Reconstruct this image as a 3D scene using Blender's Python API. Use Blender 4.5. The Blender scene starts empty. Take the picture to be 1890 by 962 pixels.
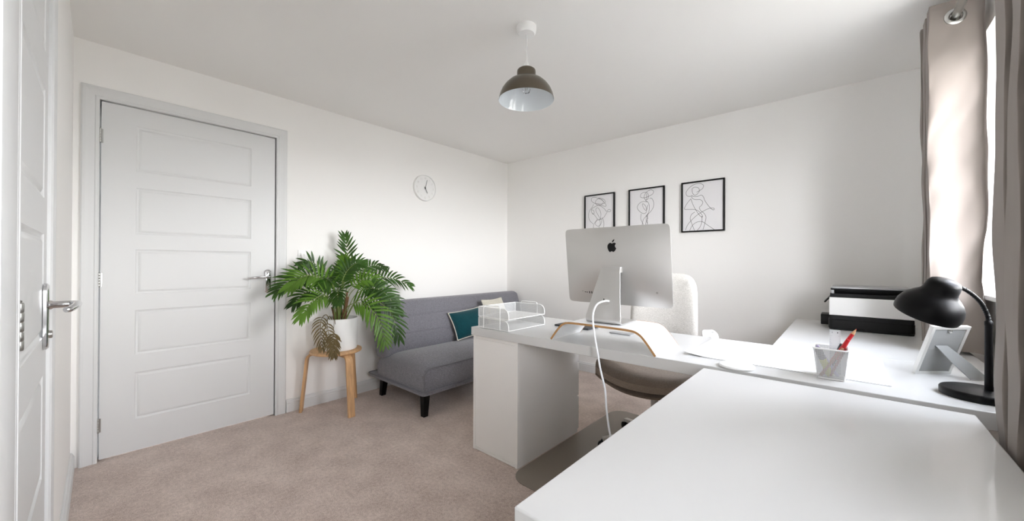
import bpy, bmesh, math, random
from mathutils import Vector, Matrix, noise
scene = bpy.context.scene
COL = scene.collection
PI = math.pi

# ------------------------------------------------------------------ camera
F_PX = 693.546
YAW, PITCH, ROLL = math.radians(41.6372), math.radians(.28026), math.radians(.18113)
CAM = Vector((3.06003, -3.35244, 1.10102))
f = Vector((-math.sin(YAW)*math.cos(PITCH), math.cos(YAW)*math.cos(PITCH), math.sin(PITCH)))
r0 = Vector((math.cos(YAW), math.sin(YAW), 0)); u0 = r0.cross(f)
r = r0*math.cos(ROLL) + u0*math.sin(ROLL); u = u0*math.cos(ROLL) - r0*math.sin(ROLL)
cam = bpy.data.cameras.new('camera'); camo = bpy.data.objects.new('camera', cam); COL.objects.link(camo)
m4 = Matrix((r, u, -f)).transposed().to_4x4(); m4.translation = CAM
camo.matrix_world = m4
cam.sensor_width = 36; cam.lens = F_PX*36/1890; cam.clip_start = .01
scene.camera = camo

# ------------------------------------------------------------------ light
world = bpy.data.worlds.new('sky'); scene.world = world; world.use_nodes = True
WN = world.node_tree.nodes; WL = world.node_tree.links; bg = WN['Background']
# overcast sky: even pale cloud above, darker ground below the horizon
wt = WN.new('ShaderNodeTexCoord'); ws = WN.new('ShaderNodeSeparateXYZ'); WL.new(wt.outputs['Generated'], ws.inputs[0])
wm = WN.new('ShaderNodeValToRGB'); WL.new(ws.outputs['Z'], wm.inputs[0])
wp = WN.new('ShaderNodeMath'); wp.operation = 'MULTIPLY_ADD'; wp.inputs[1].default_value = .5; wp.inputs[2].default_value = .5
WL.new(ws.outputs['Z'], wp.inputs[0]); WL.new(wp.outputs[0], wm.inputs[0])
el = wm.color_ramp.elements
for p_, c_ in ((.30, (.10, .10, .095, 1)), (.47, (.22, .22, .21, 1)), (.50, (.955, .97, .985, 1)), (.58, (.975, .98, .99, 1)), (.66, (.66, .67, .71, 1)), (.85, (.42, .45, .51, 1))):
    e_ = el.new(p_); e_.color = c_
el[0].color = (.10, .10, .095, 1); el[-1].color = (.36, .42, .50, 1)
WL.new(wm.outputs[0], bg.inputs[0]); bg.inputs[1].default_value = 9.0
def area(name, loc, rot, sx, sy, power, color=(1, 1, 1)):
    l = bpy.data.lights.new(name, 'AREA'); l.shape = 'RECTANGLE'; l.size = sx; l.size_y = sy
    l.energy = power; l.color = color
    o = bpy.data.objects.new(name, l); COL.objects.link(o); o.location = loc; o.rotation_euler = rot
    return o
# portal: guides the sky's light through the window opening
pt = area('window_portal', (3.82, -1.47, 1.53), (0, math.radians(90), 0), 1.15, 1.42, 1)
pt.data.cycles.is_portal = True
pt2 = area('window_portal', (3.82, -3.11, 1.275), (0, math.radians(90), 0), .95, .54, 1)  # portal for the added fill opening
pt2.data.cycles.is_portal = True
scene.view_settings.view_transform = 'Standard'; scene.view_settings.look = 'None'
scene.view_settings.exposure = 2.25;
scene.view_settings.use_curve_mapping = False
scene.cycles.max_bounces = 16; scene.cycles.diffuse_bounces = 12

# ------------------------------------------------------------------ materials
def srgb(h):
    c = [int(h[i:i+2], 16)/255 for i in (0, 2, 4)]
    return tuple(x/12.92 if x <= .04045 else ((x+.055)/1.055)**2.4 for x in c) + (1,)
def mat(name, col, rough=.5, metal=0, bump=0, bscale=200, var=0, vscale=3, coat=0, sheen=0, spec=.5, aniso=None, transl=0, trans=0, ior=1.45, alpha=1):
    m = bpy.data.materials.new(name); m.use_nodes = True
    nt = m.node_tree; N = nt.nodes; L = nt.links; b = N['Principled BSDF']
    c = srgb(col) if isinstance(col, str) else col
    b.inputs['Base Color'].default_value = c; b.inputs['Roughness'].default_value = rough
    b.inputs['Metallic'].default_value = metal; b.inputs['Coat Weight'].default_value = coat
    b.inputs['Sheen Weight'].default_value = sheen; b.inputs['Specular IOR Level'].default_value = spec
    b.inputs['Transmission Weight'].default_value = trans; b.inputs['IOR'].default_value = ior
    b.inputs['Alpha'].default_value = alpha
    tc = N.new('ShaderNodeTexCoord'); mp = N.new('ShaderNodeMapping'); L.new(tc.outputs['Object'], mp.inputs[0])
    if aniso: mp.inputs['Scale'].default_value = aniso
    if var:
        n = N.new('ShaderNodeTexNoise'); n.inputs['Scale'].default_value = vscale; n.inputs['Detail'].default_value = 5
        L.new(mp.outputs[0], n.inputs['Vector'])
        mx = N.new('ShaderNodeMix'); mx.data_type = 'RGBA'
        rr = N.new('ShaderNodeMapRange'); rr.inputs[1].default_value = .3; rr.inputs[2].default_value = .7
        L.new(n.outputs[0], rr.inputs[0]); L.new(rr.outputs[0], mx.inputs[0])
        mx.inputs[6].default_value = tuple(x*(1-var) for x in c[:3])+(1,)
        mx.inputs[7].default_value = tuple(min(1, x*(1+var)) for x in c[:3])+(1,)
        L.new(mx.outputs[2], b.inputs['Base Color'])
    if bump:
        n = N.new('ShaderNodeTexNoise'); n.inputs['Scale'].default_value = bscale; n.inputs['Detail'].default_value = 3
        L.new(mp.outputs[0], n.inputs['Vector'])
        bp = N.new('ShaderNodeBump'); bp.inputs['Strength'].default_value = bump; bp.inputs['Distance'].default_value = .002
        L.new(n.outputs[0], bp.inputs['Height']); L.new(bp.outputs[0], b.inputs['Normal'])
    if transl:
        t = N.new('ShaderNodeBsdfTranslucent'); t.inputs[0].default_value = c
        mx = N.new('ShaderNodeMixShader'); mx.inputs[0].default_value = transl
        out = N['Material Output']
        L.new(b.outputs[0], mx.inputs[1]); L.new(t.outputs[0], mx.inputs[2]); L.new(mx.outputs[0], out.inputs[0])
    return m
def weave(name, col, col2, scale=900, rough=.9, sheen=.3, streak=True):
    """cloth: two yarn tones in a fine, slightly streaky weave"""
    m = mat(name, col, rough, sheen=sheen, spec=.2); nt = m.node_tree; N = nt.nodes; L = nt.links; b = N['Principled BSDF']
    tc = N.new('ShaderNodeTexCoord'); facs = []
    for sc in ((1, 1, .12), (.12, .12, 1)):
        mp = N.new('ShaderNodeMapping'); mp.inputs['Scale'].default_value = sc; L.new(tc.outputs['Object'], mp.inputs[0])
        n = N.new('ShaderNodeTexNoise'); n.inputs['Scale'].default_value = scale; n.inputs['Detail'].default_value = 1
        L.new(mp.outputs[0], n.inputs['Vector']); facs.append(n.outputs[0])
    ad = N.new('ShaderNodeMath'); ad.operation = 'ADD'; L.new(facs[0], ad.inputs[0]); L.new(facs[1], ad.inputs[1])
    rr = N.new('ShaderNodeMapRange'); rr.inputs[1].default_value = .8; rr.inputs[2].default_value = 1.2; L.new(ad.outputs[0], rr.inputs[0])
    mx = N.new('ShaderNodeMix'); mx.data_type = 'RGBA'; L.new(rr.outputs[0], mx.inputs[0])
    mx.inputs[6].default_value = srgb(col); mx.inputs[7].default_value = srgb(col2); L.new(mx.outputs[2], b.inputs['Base Color'])
    bp = N.new('ShaderNodeBump'); bp.inputs['Strength'].default_value = .25; bp.inputs['Distance'].default_value = .001
    L.new(rr.outputs[0], bp.inputs['Height']); L.new(bp.outputs[0], b.inputs['Normal'])
    return m
def wire_mesh(name, col, pitch, fill):
    """perforated sheet metal: square grid of holes in object space"""
    m = mat(name, col, .4); nt = m.node_tree; N = nt.nodes; L = nt.links; b = N['Principled BSDF']
    tc = N.new('ShaderNodeTexCoord'); sp = N.new('ShaderNodeSeparateXYZ'); L.new(tc.outputs['UV'], sp.inputs[0])
    cs = []
    for k in ('X', 'Y'):
        d = N.new('ShaderNodeMath'); d.operation = 'DIVIDE'; d.inputs[1].default_value = pitch; L.new(sp.outputs[k], d.inputs[0])
        fr = N.new('ShaderNodeMath'); fr.operation = 'FRACT'; L.new(d.outputs[0], fr.inputs[0])
        g = N.new('ShaderNodeMath'); g.operation = 'LESS_THAN'; g.inputs[1].default_value = fill; L.new(fr.outputs[0], g.inputs[0]); cs.append(g.outputs[0])
    mxm = N.new('ShaderNodeMath'); mxm.operation = 'MAXIMUM'; L.new(cs[0], mxm.inputs[0]); L.new(cs[1], mxm.inputs[1])
    L.new(mxm.outputs[0], b.inputs['Alpha'])
    return m
M = {}
M['wall'] = mat('wall_paint', 'F5F4F2', .85, bump=.05, bscale=120, spec=.2)
M['ceiling'] = mat('ceiling_paint', 'F4F3F1', .95, bump=.04, bscale=90, spec=.1)
M['gloss'] = mat('white_woodwork', 'DDDEDE', .42, bump=.03, bscale=60, aniso=(1, 1, .15))
M['desk'] = mat('white_laminate', 'D3D3D2', .3, coat=.15)
M['panel'] = mat('white_foil_panel', 'EDEBE8', .38)
M['carpet'] = None
M['chrome'] = mat('chrome', 'D8D8DA', .12, 1)
M['steel'] = mat('brushed_steel', 'B9B9B6', .32, 1)
M['alu'] = mat('anodised_aluminium', 'D9D8D6', .36, .85)
M['alu_plain'] = mat('brushed_aluminium', 'D0CFCD', .34, .8)
M['black'] = mat('black_satin', '080809', .4, spec=.35)
M['black_lac'] = mat('black_lacquer', '060607', .40, spec=.22)
M['black_matt'] = mat('black_matt', '161617', .7)
M['white_plastic'] = mat('white_plastic', 'F2F2F1', .35)
M['white_matt'] = mat('white_matt', 'F0F0EF', .7)
M['paper'] = mat('print_paper', 'E9E8EA', .45, coat=.3)
M['ink'] = mat('ink', '171717', .6)
M['sofa'] = weave('grey_sofa_cloth', '6A6970', '8A8990', 700)
M['sofa_pipe'] = mat('grey_piping', '77767C', .9)
M['teal'] = weave('teal_cloth', '06383F', '0B4A52', 800)
M['cream'] = weave('cream_cloth', 'C9C4B4', 'E2DED2', 700)
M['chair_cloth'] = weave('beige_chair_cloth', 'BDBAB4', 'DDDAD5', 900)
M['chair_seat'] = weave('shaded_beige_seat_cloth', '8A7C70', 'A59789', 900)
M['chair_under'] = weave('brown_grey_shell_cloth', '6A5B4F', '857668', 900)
M['chair_shell'] = mat('warm_grey_shell', 'C9C4BD', .55)
M['curtain'] = mat('curtain_cloth', '8A817B', .7, bump=.06, bscale=40, transl=.02, sheen=.1, var=.03, vscale=5)
M['curtain_lining'] = mat('curtain_blackout_lining', 'CFC9C4', .85, transl=.15)
M['wood'] = mat('birch_veneer', 'CCA276', .45, var=.18, vscale=14, aniso=(6, 6, .6))
M['ply'] = mat('plywood_edge', 'B48A5A', .6, var=.25, vscale=60, aniso=(.4, .4, 8))
M['leaf'] = mat('palm_leaf', '34581A', .4, var=.5, vscale=7, transl=.25, coat=.1)
M['leaf2'] = mat('palm_leaf_bright', '587F26', .4, var=.35, vscale=9, transl=.25, coat=.1)
M['leaf_dead'] = mat('dry_palm_leaf', '6B5C3A', .7, var=.35, vscale=12, transl=.15)
M['stem'] = mat('palm_stem', '7A8A4C', .6, var=.3, vscale=20)
M['stem_brown'] = mat('brown_cane', '6E5136', .8, var=.4, vscale=40, bump=.4)
M['soil'] = mat('soil', '2A211B', 1, bump=1, bscale=90)
M['pewter'] = mat('pewter_lamp_metal', '6A6256', .27, .8, var=.06, vscale=8)
M['enamel'] = mat('white_enamel', 'E4EAEE', .12, coat=.5)
M['glass'] = mat('clear_glass', (1, 1, 1, 1), 0.0, trans=1, ior=1.45)
M['plastic_mat'] = mat('chair_mat_plastic', 'A0968A', .3, alpha=.55)
M['clear'] = mat('clear_acrylic', (.93, .95, .97, 1), .1, alpha=.45)
M['sheet'] = mat('desk_pad_plastic', 'F3F4F5', .25, coat=.2)
M['cable'] = mat('white_cable', 'EEF0F3', .4)
M['red'] = mat('red_pencil', 'C81420', .35)
M['darkred'] = mat('dark_red_pencil', '8E2E30', .4)
M['rawwood'] = mat('raw_pencil_wood', 'D7A982', .6)
M['tan'] = mat('tan_pencil', 'B98468', .5)
M['lilac'] = mat('lilac_pen', 'B4A9CC', .35)
M['yellow'] = mat('yellow_highlighter', 'C8CC3C', .4)
M['graycap'] = mat('dark_grey_cap', '44454A', .4)
M['mesh_white'] = wire_mesh('white_wire_mesh', 'C4C5C5', .0042, .42)
M['mesh_fine'] = wire_mesh('fine_white_wire_mesh', 'C8C9C9', .0034, .46)
M['mesh_floor'] = wire_mesh('dense_white_wire_mesh', 'EFEFEE', .0034, .60)
M['dark_cover'] = mat('charcoal_cover', '38393D', .5)
M['keygrey'] = mat('pale_grey_metal', 'B9BABC', .4, .4)
M['frameback'] = mat('grey_backing_board', '8C8D8C', .6)
M['silverframe'] = mat('silver_frame', 'D6D6D3', .35, .5)
def carpet():
    m = mat('carpet_pile', 'A08F85', 1, spec=.05, sheen=.35); nt = m.node_tree; N = nt.nodes; L = nt.links; b = N['Principled BSDF']
    tc = N.new('ShaderNodeTexCoord')
    def nz(s, d):
        n = N.new('ShaderNodeTexNoise'); n.inputs['Scale'].default_value = s; n.inputs['Detail'].default_value = d; L.new(tc.outputs['Object'], n.inputs['Vector']); return n
    a, c, e = nz(230, 3), nz(6, 5), nz(60, 4)
    ad = N.new('ShaderNodeMath'); ad.operation = 'MULTIPLY_ADD'; ad.inputs[1].default_value = .55
    L.new(a.outputs[0], ad.inputs[0])
    s2 = N.new('ShaderNodeMath'); s2.operation = 'MULTIPLY_ADD'; s2.inputs[1].default_value = .3; L.new(e.outputs[0], s2.inputs[0])
    s3 = N.new('ShaderNodeMath'); s3.operation = 'MULTIPLY'; s3.inputs[1].default_value = .3; L.new(c.outputs[0], s3.inputs[0])
    L.new(s3.outputs[0], s2.inputs[2]); L.new(s2.outputs[0], ad.inputs[2])
    rr = N.new('ShaderNodeMapRange'); rr.inputs[1].default_value = .44; rr.inputs[2].default_value = .7; L.new(ad.outputs[0], rr.inputs[0])
    mx = N.new('ShaderNodeMix'); mx.data_type = 'RGBA'; L.new(rr.outputs[0], mx.inputs[0])
    mx.inputs[6].default_value = srgb('9F8C81'); mx.inputs[7].default_value = srgb('D6C5BA'); L.new(mx.outputs[2], b.inputs['Base Color'])
    bp = N.new('ShaderNodeBump'); bp.inputs['Strength'].default_value = .6; bp.inputs['Distance'].default_value = .006
    L.new(ad.outputs[0], bp.inputs['Height']); L.new(bp.outputs[0], b.inputs['Normal'])
    return m
M['carpet'] = carpet()

# ------------------------------------------------------------------ mesh helpers
class G:
    def __init__(s): s.v = []; s.f = []; s.uv = {}
    def add(s, vs, fs, uvs=None):
        o = len(s.v); s.v += [tuple(x) for x in vs]
        for i, q in enumerate(fs):
            if uvs: s.uv[len(s.f)] = uvs[i]
            s.f.append(tuple(o+k for k in q))
        return s
    def box(s, x0, x1, y0, y1, z0, z1):
        vs = [(x, y, z) for x in (x0, x1) for y in (y0, y1) for z in (z0, z1)]
        return s.add(vs, [(0, 1, 3, 2), (4, 6, 7, 5), (0, 4, 5, 1), (2, 3, 7, 6), (0, 2, 6, 4), (1, 5, 7, 3)])
    def cbox(s, x0, x1, y0, y1, z0, z1, b=.003):
        """box with chamfered edges"""
        bm = bmesh.new(); g = G().box(x0, x1, y0, y1, z0, z1)
        vs = [bm.verts.new(v) for v in g.v]; [bm.faces.new([vs[i] for i in q]) for q in g.f]
        bmesh.ops.bevel(bm, geom=bm.edges[:], offset=b, segments=2, affect='EDGES', profile=.6)
        bm.verts.index_update(); s.add([v.co[:] for v in bm.verts], [[v.index for v in q.verts] for q in bm.faces]); bm.free(); return s
    def lathe(s, prof, o=(0, 0, 0), axis=(0, 0, 1), n=40, caps=True):
        """prof: (radius, height) along axis"""
        a = Vector(axis).normalized(); t = a.orthogonal().normalized(); w = a.cross(t); o = Vector(o); vs = []
        for rr, h in prof:
            for k in range(n):
                q = 2*PI*k/n; vs.append(o+a*h+(t*math.cos(q)+w*math.sin(q))*max(rr, 1e-5))
        fs = [(i*n+k, i*n+(k+1) % n, (i+1)*n+(k+1) % n, (i+1)*n+k) for i in range(len(prof)-1) for k in range(n)]
        if caps:
            fs.append(tuple(range(n))[::-1]); fs.append(tuple((len(prof)-1)*n+k for k in range(n)))
        return s.add(vs, fs)
    def tube(s, pts, rad, n=10, caps=True):
        pts = [Vector(p) for p in pts]; vs = []; nn = None
        for i, p in enumerate(pts):
            t = (pts[min(i+1, len(pts)-1)]-pts[max(i-1, 0)]).normalized()
            nn = t.orthogonal().normalized() if nn is None else (nn-t*nn.dot(t)).normalized()
            b = t.cross(nn); rr = rad[i] if isinstance(rad, (list, tuple)) else rad
            vs += [p+(nn*math.cos(2*PI*k/n)+b*math.sin(2*PI*k/n))*rr for k in range(n)]
        fs = [(i*n+k, i*n+(k+1) % n, (i+1)*n+(k+1) % n, (i+1)*n+k) for i in range(len(pts)-1) for k in range(n)]
        if caps: fs.append(tuple(range(n))[::-1]); fs.append(tuple((len(pts)-1)*n+k for k in range(n)))
        return s.add(vs, fs)
    def strip(s, pts, side, w, t):
        """rectangular section (w along side, t thick) swept along pts; w may be a list"""
        pts = [Vector(p) for p in pts]; sd = Vector(side).normalized(); vs = []
        for i, p in enumerate(pts):
            tg = (pts[min(i+1, len(pts)-1)]-pts[max(i-1, 0)]).normalized(); nn = tg.cross(sd).normalized()
            ww = (w[i] if isinstance(w, (list, tuple)) else w)/2
            vs += [p+sd*ww+nn*t/2, p-sd*ww+nn*t/2, p-sd*ww-nn*t/2, p+sd*ww-nn*t/2]
        n = 4
        fs = [(i*n+k, i*n+(k+1) % n, (i+1)*n+(k+1) % n, (i+1)*n+k) for i in range(len(pts)-1) for k in range(n)]
        fs += [(3, 2, 1, 0), tuple((len(pts)-1)*4+k for k in range(4))]
        return s.add(vs, fs)
    def prism(s, poly, fn, d0, d1):
        """poly 2-D outline; fn(a,b,d) -> 3-D"""
        n = len(poly); vs = [fn(a, b, d0) for a, b in poly]+[fn(a, b, d1) for a, b in poly]
        return s.add(vs, [tuple(range(n))[::-1], tuple(range(n, 2*n))]+[(k, (k+1) % n, n+(k+1) % n, n+k) for k in range(n)])
    def grid(s, fn, nu, nv, skip=None, uvfn=None, wrapu=False):
        vs = [fn(i/nu, j/nv) for j in range(nv+1) for i in range(nu+1)]; fs = []; uvs = []
        for j in range(nv):
            for i in range(nu):
                if skip and skip((i+.5)/nu, (j+.5)/nv): continue
                a = j*(nu+1)+i; fs.append((a, a+1, a+nu+2, a+nu+1))
                if uvfn: uvs.append([uvfn(i/nu, j/nv), uvfn((i+1)/nu, j/nv), uvfn((i+1)/nu, (j+1)/nv), uvfn(i/nu, (j+1)/nv)])
        return s.add(vs, fs, uvs if uvfn else None)
    def panel(s, p0, eu, ev, lu, lv):
        """flat sheet with metric UVs"""
        p0 = Vector(p0); eu = Vector(eu).normalized(); ev = Vector(ev).normalized()
        return s.add([p0, p0+eu*lu, p0+eu*lu+ev*lv, p0+ev*lv], [(0, 1, 2, 3)], [[(0, 0), (lu, 0), (lu, lv), (0, lv)]])
def obj(name, g, m, parent=None, bevel=0, solid=0, sub=0, smooth=40, weld=False):
    me = bpy.data.meshes.new(name); me.from_pydata(g.v, [], g.f); me.update()
    if g.uv:
        uvl = me.uv_layers.new(name='UVMap')
        for i, p in enumerate(me.polygons):
            if i in g.uv:
                for k, li in enumerate(p.loop_indices): uvl.data[li].uv = g.uv[i][k]
    bm = bmesh.new(); bm.from_mesh(me)
    if weld: bmesh.ops.remove_doubles(bm, verts=bm.verts, dist=1e-5)
    if not g.uv: bmesh.ops.recalc_face_normals(bm, faces=bm.faces)
    bm.to_mesh(me); bm.free()
    if m: me.materials.append(m)
    if smooth:
        for p in me.polygons: p.use_smooth = True
        me.set_sharp_from_angle(angle=math.radians(smooth))
    o = bpy.data.objects.new(name, me); COL.objects.link(o)
    if parent: o.parent = parent
    if solid:
        md = o.modifiers.new('s', 'SOLIDIFY'); md.thickness = solid; md.offset = 0
    if bevel:
        md = o.modifiers.new('b', 'BEVEL'); md.width = bevel; md.segments = 3; md.limit_method = 'ANGLE'; md.angle_limit = math.radians(35)
    if sub:
        md = o.modifiers.new('u', 'SUBSURF'); md.levels = sub; md.render_levels = sub
    return o
def tag(o, label, cat, group=None):
    o['label'] = label; o['category'] = cat
    if group: o['group'] = group
    return o
def thing(name, label, cat, loc=(0, 0, 0), rotz=0, group=None):
    o = bpy.data.objects.new(name, None); COL.objects.link(o); o.location = loc; o.rotation_euler = (0, 0, rotz)
    o.empty_display_size = .05
    return tag(o, label, cat, group)
def struct(name, g=None, m=None, parent=None, loc=(0, 0, 0), rotz=0, **k):
    if g is None:
        o = bpy.data.objects.new(name, None); COL.objects.link(o)
    else: o = obj(name, g, m, parent, **k)
    o.location = loc; o.rotation_euler = (0, 0, rotz); o['kind'] = 'structure'
    return o
def dup(root, loc, rotz=0, label=None):
    rt = root.copy(); COL.objects.link(rt); rt.location = loc; rt.rotation_euler = (0, 0, rotz)
    if label: rt['label'] = label
    for ch in list(root.children):
        c = ch.copy(); COL.objects.link(c); c.parent = rt
        for g2 in ch.children:
            d = g2.copy(); COL.objects.link(d); d.parent = c
    return rt
def lerp(a, b, t): return a+(b-a)*t
def arc(cx, cy, rr, a0, a1, n):
    return [(cx+rr*math.cos(math.radians(lerp(a0, a1, i/n))), cy+rr*math.sin(math.radians(lerp(a0, a1, i/n)))) for i in range(n+1)]
def rrect(x0, x1, y0, y1, rr, n=6):
    return arc(x1-rr, y1-rr, rr, 0, 90, n)+arc(x0+rr, y1-rr, rr, 90, 180, n)+arc(x0+rr, y0+rr, rr, 180, 270, n)+arc(x1-rr, y0+rr, rr, 270, 360, n)
def spline(pts, n=10):
    """Catmull-Rom through pts"""
    P = [Vector(p) for p in pts]; P = [P[0]*2-P[1]]+P+[P[-1]*2-P[-2]]; out = []
    for i in range(1, len(P)-2):
        for k in range(n):
            t = k/n; a, b, c, d = P[i-1:i+3]
            out.append(.5*((2*b)+(c-a)*t+(2*a-5*b+4*c-d)*t*t+(3*b-a-3*c+d)*t**3))
    return out+[P[-2]]
XY = lambda a, b, d: (a, b, d)
XZ = lambda a, b, d: (a, d, b)
YZ = lambda a, b, d: (d, a, b)

# ------------------------------------------------------------------ room shell
H = 2.292; XR = 3.51; YN = -3.414; TH = .0125     # the near wall is a hair out of square
struct('floor', G().box(-.3, 4.0, -3.75, .3, -.1, 0), M['carpet'], smooth=0)
struct('ceiling', G().box(-.3, 4.0, -3.75, .3, H, H+.12), M['ceiling'], smooth=0)
D0, D1, DH = -3.318, -2.466, 1.99                # door opening in the left wall
g = G().box(-.12, 0, -3.6, D0, 0, H).box(-.12, 0, D1, .12, 0, H).box(-.12, 0, D0, D1, DH, H)
struct('wall_left', g, M['wall'], smooth=0)
struct('wall_back', G().box(0, XR+.3, 0, .12, 0, H), M['wall'], smooth=0)
WY0, WY1, WZ0, WZ1 = -2.18, -.76, .955, 2.10     # window opening
VY0, VY1 = -3.38, -2.84                          # narrow opening added beside the camera, out of view, for fill light
VZ0, VZ1 = .80, 1.75
g = G().box(XR, XR+.3, -3.7, VY0, 0, H).box(XR, XR+.3, VY1, WY0, 0, H).box(XR, XR+.3, WY1, 0, 0, H)
for a, b, c, d in ((WY0, WY1, WZ0, WZ1), (VY0, VY1, VZ0, VZ1)): g.box(XR, XR+.3, a, b, 0, c).box(XR, XR+.3, a, b, d, H)
struct('wall_right', g, M['wall'], smooth=0)
fw = struct('wall_front', G().box(-.12, 3.9, -.12, 0, 0, H), M['wall'], smooth=0, loc=(0, YN, 0), rotz=-TH)

def skirting(L):
    """profile extruded along local x, face towards +y"""
    pr = [(0, 0), (.016, 0), (.016, .058), (.0145, .0605), (.0145, .064), (.016, .066), (.015, .074), (.010, .082), (.009, .088), (.004, .092), (0, .092)]
    return G().prism(pr, lambda a, b, d: (d, a, b), 0, L)
o = struct('baseboard_left', skirting(2.393-.0), M['gloss'], smooth=10, loc=(0, 0, 0), rotz=-PI/2)
o.location = (0, -.0, 0)
o = struct('baseboard_back', skirting(XR), M['gloss'], smooth=10, loc=(XR, 0, 0), rotz=PI)
o = struct('baseboard_front', skirting(1.40), M['gloss'], smooth=10, loc=(.02, YN-.0, 0), rotz=-TH)
o = struct('baseboard_right', skirting(3.42), M['gloss'], smooth=10, loc=(XR, -3.44, 0), rotz=PI/2)

def architrave(w, h, dw=.068):
    """casing round an opening w x h, in the x-z plane, face +y; opening from x=0"""
    g = G()
    pr = [(0, 0), (0, .012), (.006, .016), (.014, .016), (.018, .0125), (.030, .0135), (.052, .018), (.062, .018), (dw, .013), (dw, 0)]
    o = []
    for k, (a, b) in enumerate(pr):
        o.append([(-a, b, 0), (-a, b, h+a), (w+a, b, h+a), (w+a, b, 0)])
    n = len(pr); vs = [p for q in o for p in q]
    fs = [(k*4+j, k*4+j+1, (k+1)*4+j+1, (k+1)*4+j) for k in range(n-1) for j in range(3)]
    fs += [tuple(k*4 for k in range(n)), tuple(k*4+3 for k in range(n))[::-1]]
    return g.add(vs, fs)
def door_leaf(w, h, px0, px1, rows, th=.04):
    """front face at y=0 (leaf goes to -y) with raised-and-fielded panels"""
    g = G(); xs = [0, px0, px1, w]; zs = [0]
    for a, b in rows: zs += [a, b]
    zs.append(h)
    for i in range(3):
        for j in range(len(zs)-1):
            x0, x1, z0, z1 = xs[i], xs[i+1], zs[j], zs[j+1]
            if i == 1 and j % 2 == 1:
                steps = [(0, 0), (.004, -.0045), (.012, -.006), (.016, -.0035), (.022, -.001), (.026, -.0010)]
                rings = [[(x0+a, y, z0+a), (x1-a, y, z0+a), (x1-a, y, z1-a), (x0+a, y, z1-a)] for a, y in steps]
                vs = [p for q in rings for p in q]
                fs = [(k*4+m, k*4+(m+1) % 4, (k+1)*4+(m+1) % 4, (k+1)*4+m) for k in range(len(steps)-1) for m in range(4)]
                fs.append(tuple((len(steps)-1)*4+m for m in range(4))); g.add(vs, fs)
            else: g.add([(x0, 0, z0), (x1, 0, z0), (x1, 0, z1), (x0, 0, z1)], [(0, 1, 2, 3)])
    g.add([(0, 0, 0), (w, 0, 0), (w, 0, h), (0, 0, h), (0, -th, 0), (w, -th, 0), (w, -th, h), (0, -th, h)],
          [(4, 5, 1, 0), (5, 6, 2, 1), (6, 7, 3, 2), (7, 4, 0, 3), (7, 6, 5, 4)])
    return g
def hinge(parent, x, z, y=.002):
    g = G().box(x-.012, x+.0015, y-.004, y, z-.0375, z+.0375)
    for k in range(5): g.lathe([(.0055, -.0075), (.0062, -.006), (.0062, .006), (.0055, .0075)], (x, y+.005, z-.03+.015*k), n=14)
    g.lathe([(.003, 0), (.0045, .003), (.001, .006)], (x, y+.005, z+.0375), n=12)
    return obj('hinge', g, M['steel'], parent)
def handle(parent, x, z, sgn, lever_z=.028, length=.115):
    """lever on a long rounded backplate; lever points towards sgn*x"""
    poly = [(x+a, z+b) for a, b in rrect(-.0205, .0205, -.082, .082, .0195, 8)]
    p2 = [(x+a*.8, z+b*.95) for a, b in rrect(-.0205, .0205, -.082, .082, .0195, 8)]
    n = len(poly); vs = [(a, .0005, b) for a, b in poly]+[(a, .006, b) for a, b in poly]+[(a, .009, b) for a, b in p2]
    fs = [(k, (k+1) % n, n+(k+1) % n, n+k) for k in range(n)]+[(n+k, n+(k+1) % n, 2*n+(k+1) % n, 2*n+k) for k in range(n)]
    fs += [tuple(range(2*n, 3*n)), tuple(range(n))[::-1]]
    h = obj('door_handle', G().add(vs, fs), M['chrome'], parent)
    lz = z+lever_z
    lv = G().lathe([(.0115, .006), (.0115, .012), (.0085, .016), (.0085, .048)], (x, 0, lz), (0, 1, 0), n=24)
    path = spline([(x, .047, lz), (x+sgn*.02, .055, lz+.001), (x+sgn*.05, .056, lz+.003), (x+sgn*.085, .054, lz+.001), (x+sgn*length, .047, lz-.003), (x+sgn*(length+.012), .040, lz-.003)], 5)
    rr = [lerp(.009, .0065, i/(len(path)-1)) for i in range(len(path))]; rr[-1] = .004
    lv.tube(path, rr, 16)
    obj('lever', lv, M['chrome'], h)
    lk = G().lathe([(.0095, .008), (.0095, .013), (.008, .015)], (x, 0, z-.045), (0, 1, 0), n=24)
    obj('lock_cylinder', lk, M['steel'], h)
    return h
# door_1 : five-panel door in the left wall (local x runs along -world y so face +y = world +x)
d = struct('door_1', loc=(0, D1, 0), rotz=-PI/2)
W1 = D1-D0                                        # opening .852
rows = [(.190, .460), (.562, .818), (.912, 1.168), (1.256, 1.524), (1.618, 1.880)]
lf = obj('leaf', door_leaf(W1-.010, 1.972, .143, .706, [(a-.010, b-.010) for a, b in rows]), M['gloss'], d)
lf.location = (.004, -.002, .010)
for z in (.198, .997, 1.791): hinge(d, W1-.001, z)
handle(d, .047, .963, 1)
obj('keep_plate', G().box(.0005, .003, -.02, .002, .955, .985), M['steel'], d)
fr = G().box(0, W1, -.12, -.047, DH-.03, DH).box(0, .03, -.12, -.047, 0, DH).box(W1-.03, W1, -.12, -.047, 0, DH).box(0, W1, -.12, -.047, 0, .012)
fr.box(-.02, .0, -.12, 0, 0, DH).box(W1, W1+.02, -.12, 0, 0, DH)
obj('door_lining', fr, M['gloss'], d)
obj('architrave', architrave(W1+.002, DH-.002), M['gloss'], d, smooth=10).location = (-.001, 0, 0)
# door_2 : narrow matching cupboard door in the near wall, seen edge-on
d2 = struct('door_2', loc=(0, YN, 0), rotz=-TH)
X0, X1 = 1.50, 2.09
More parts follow.
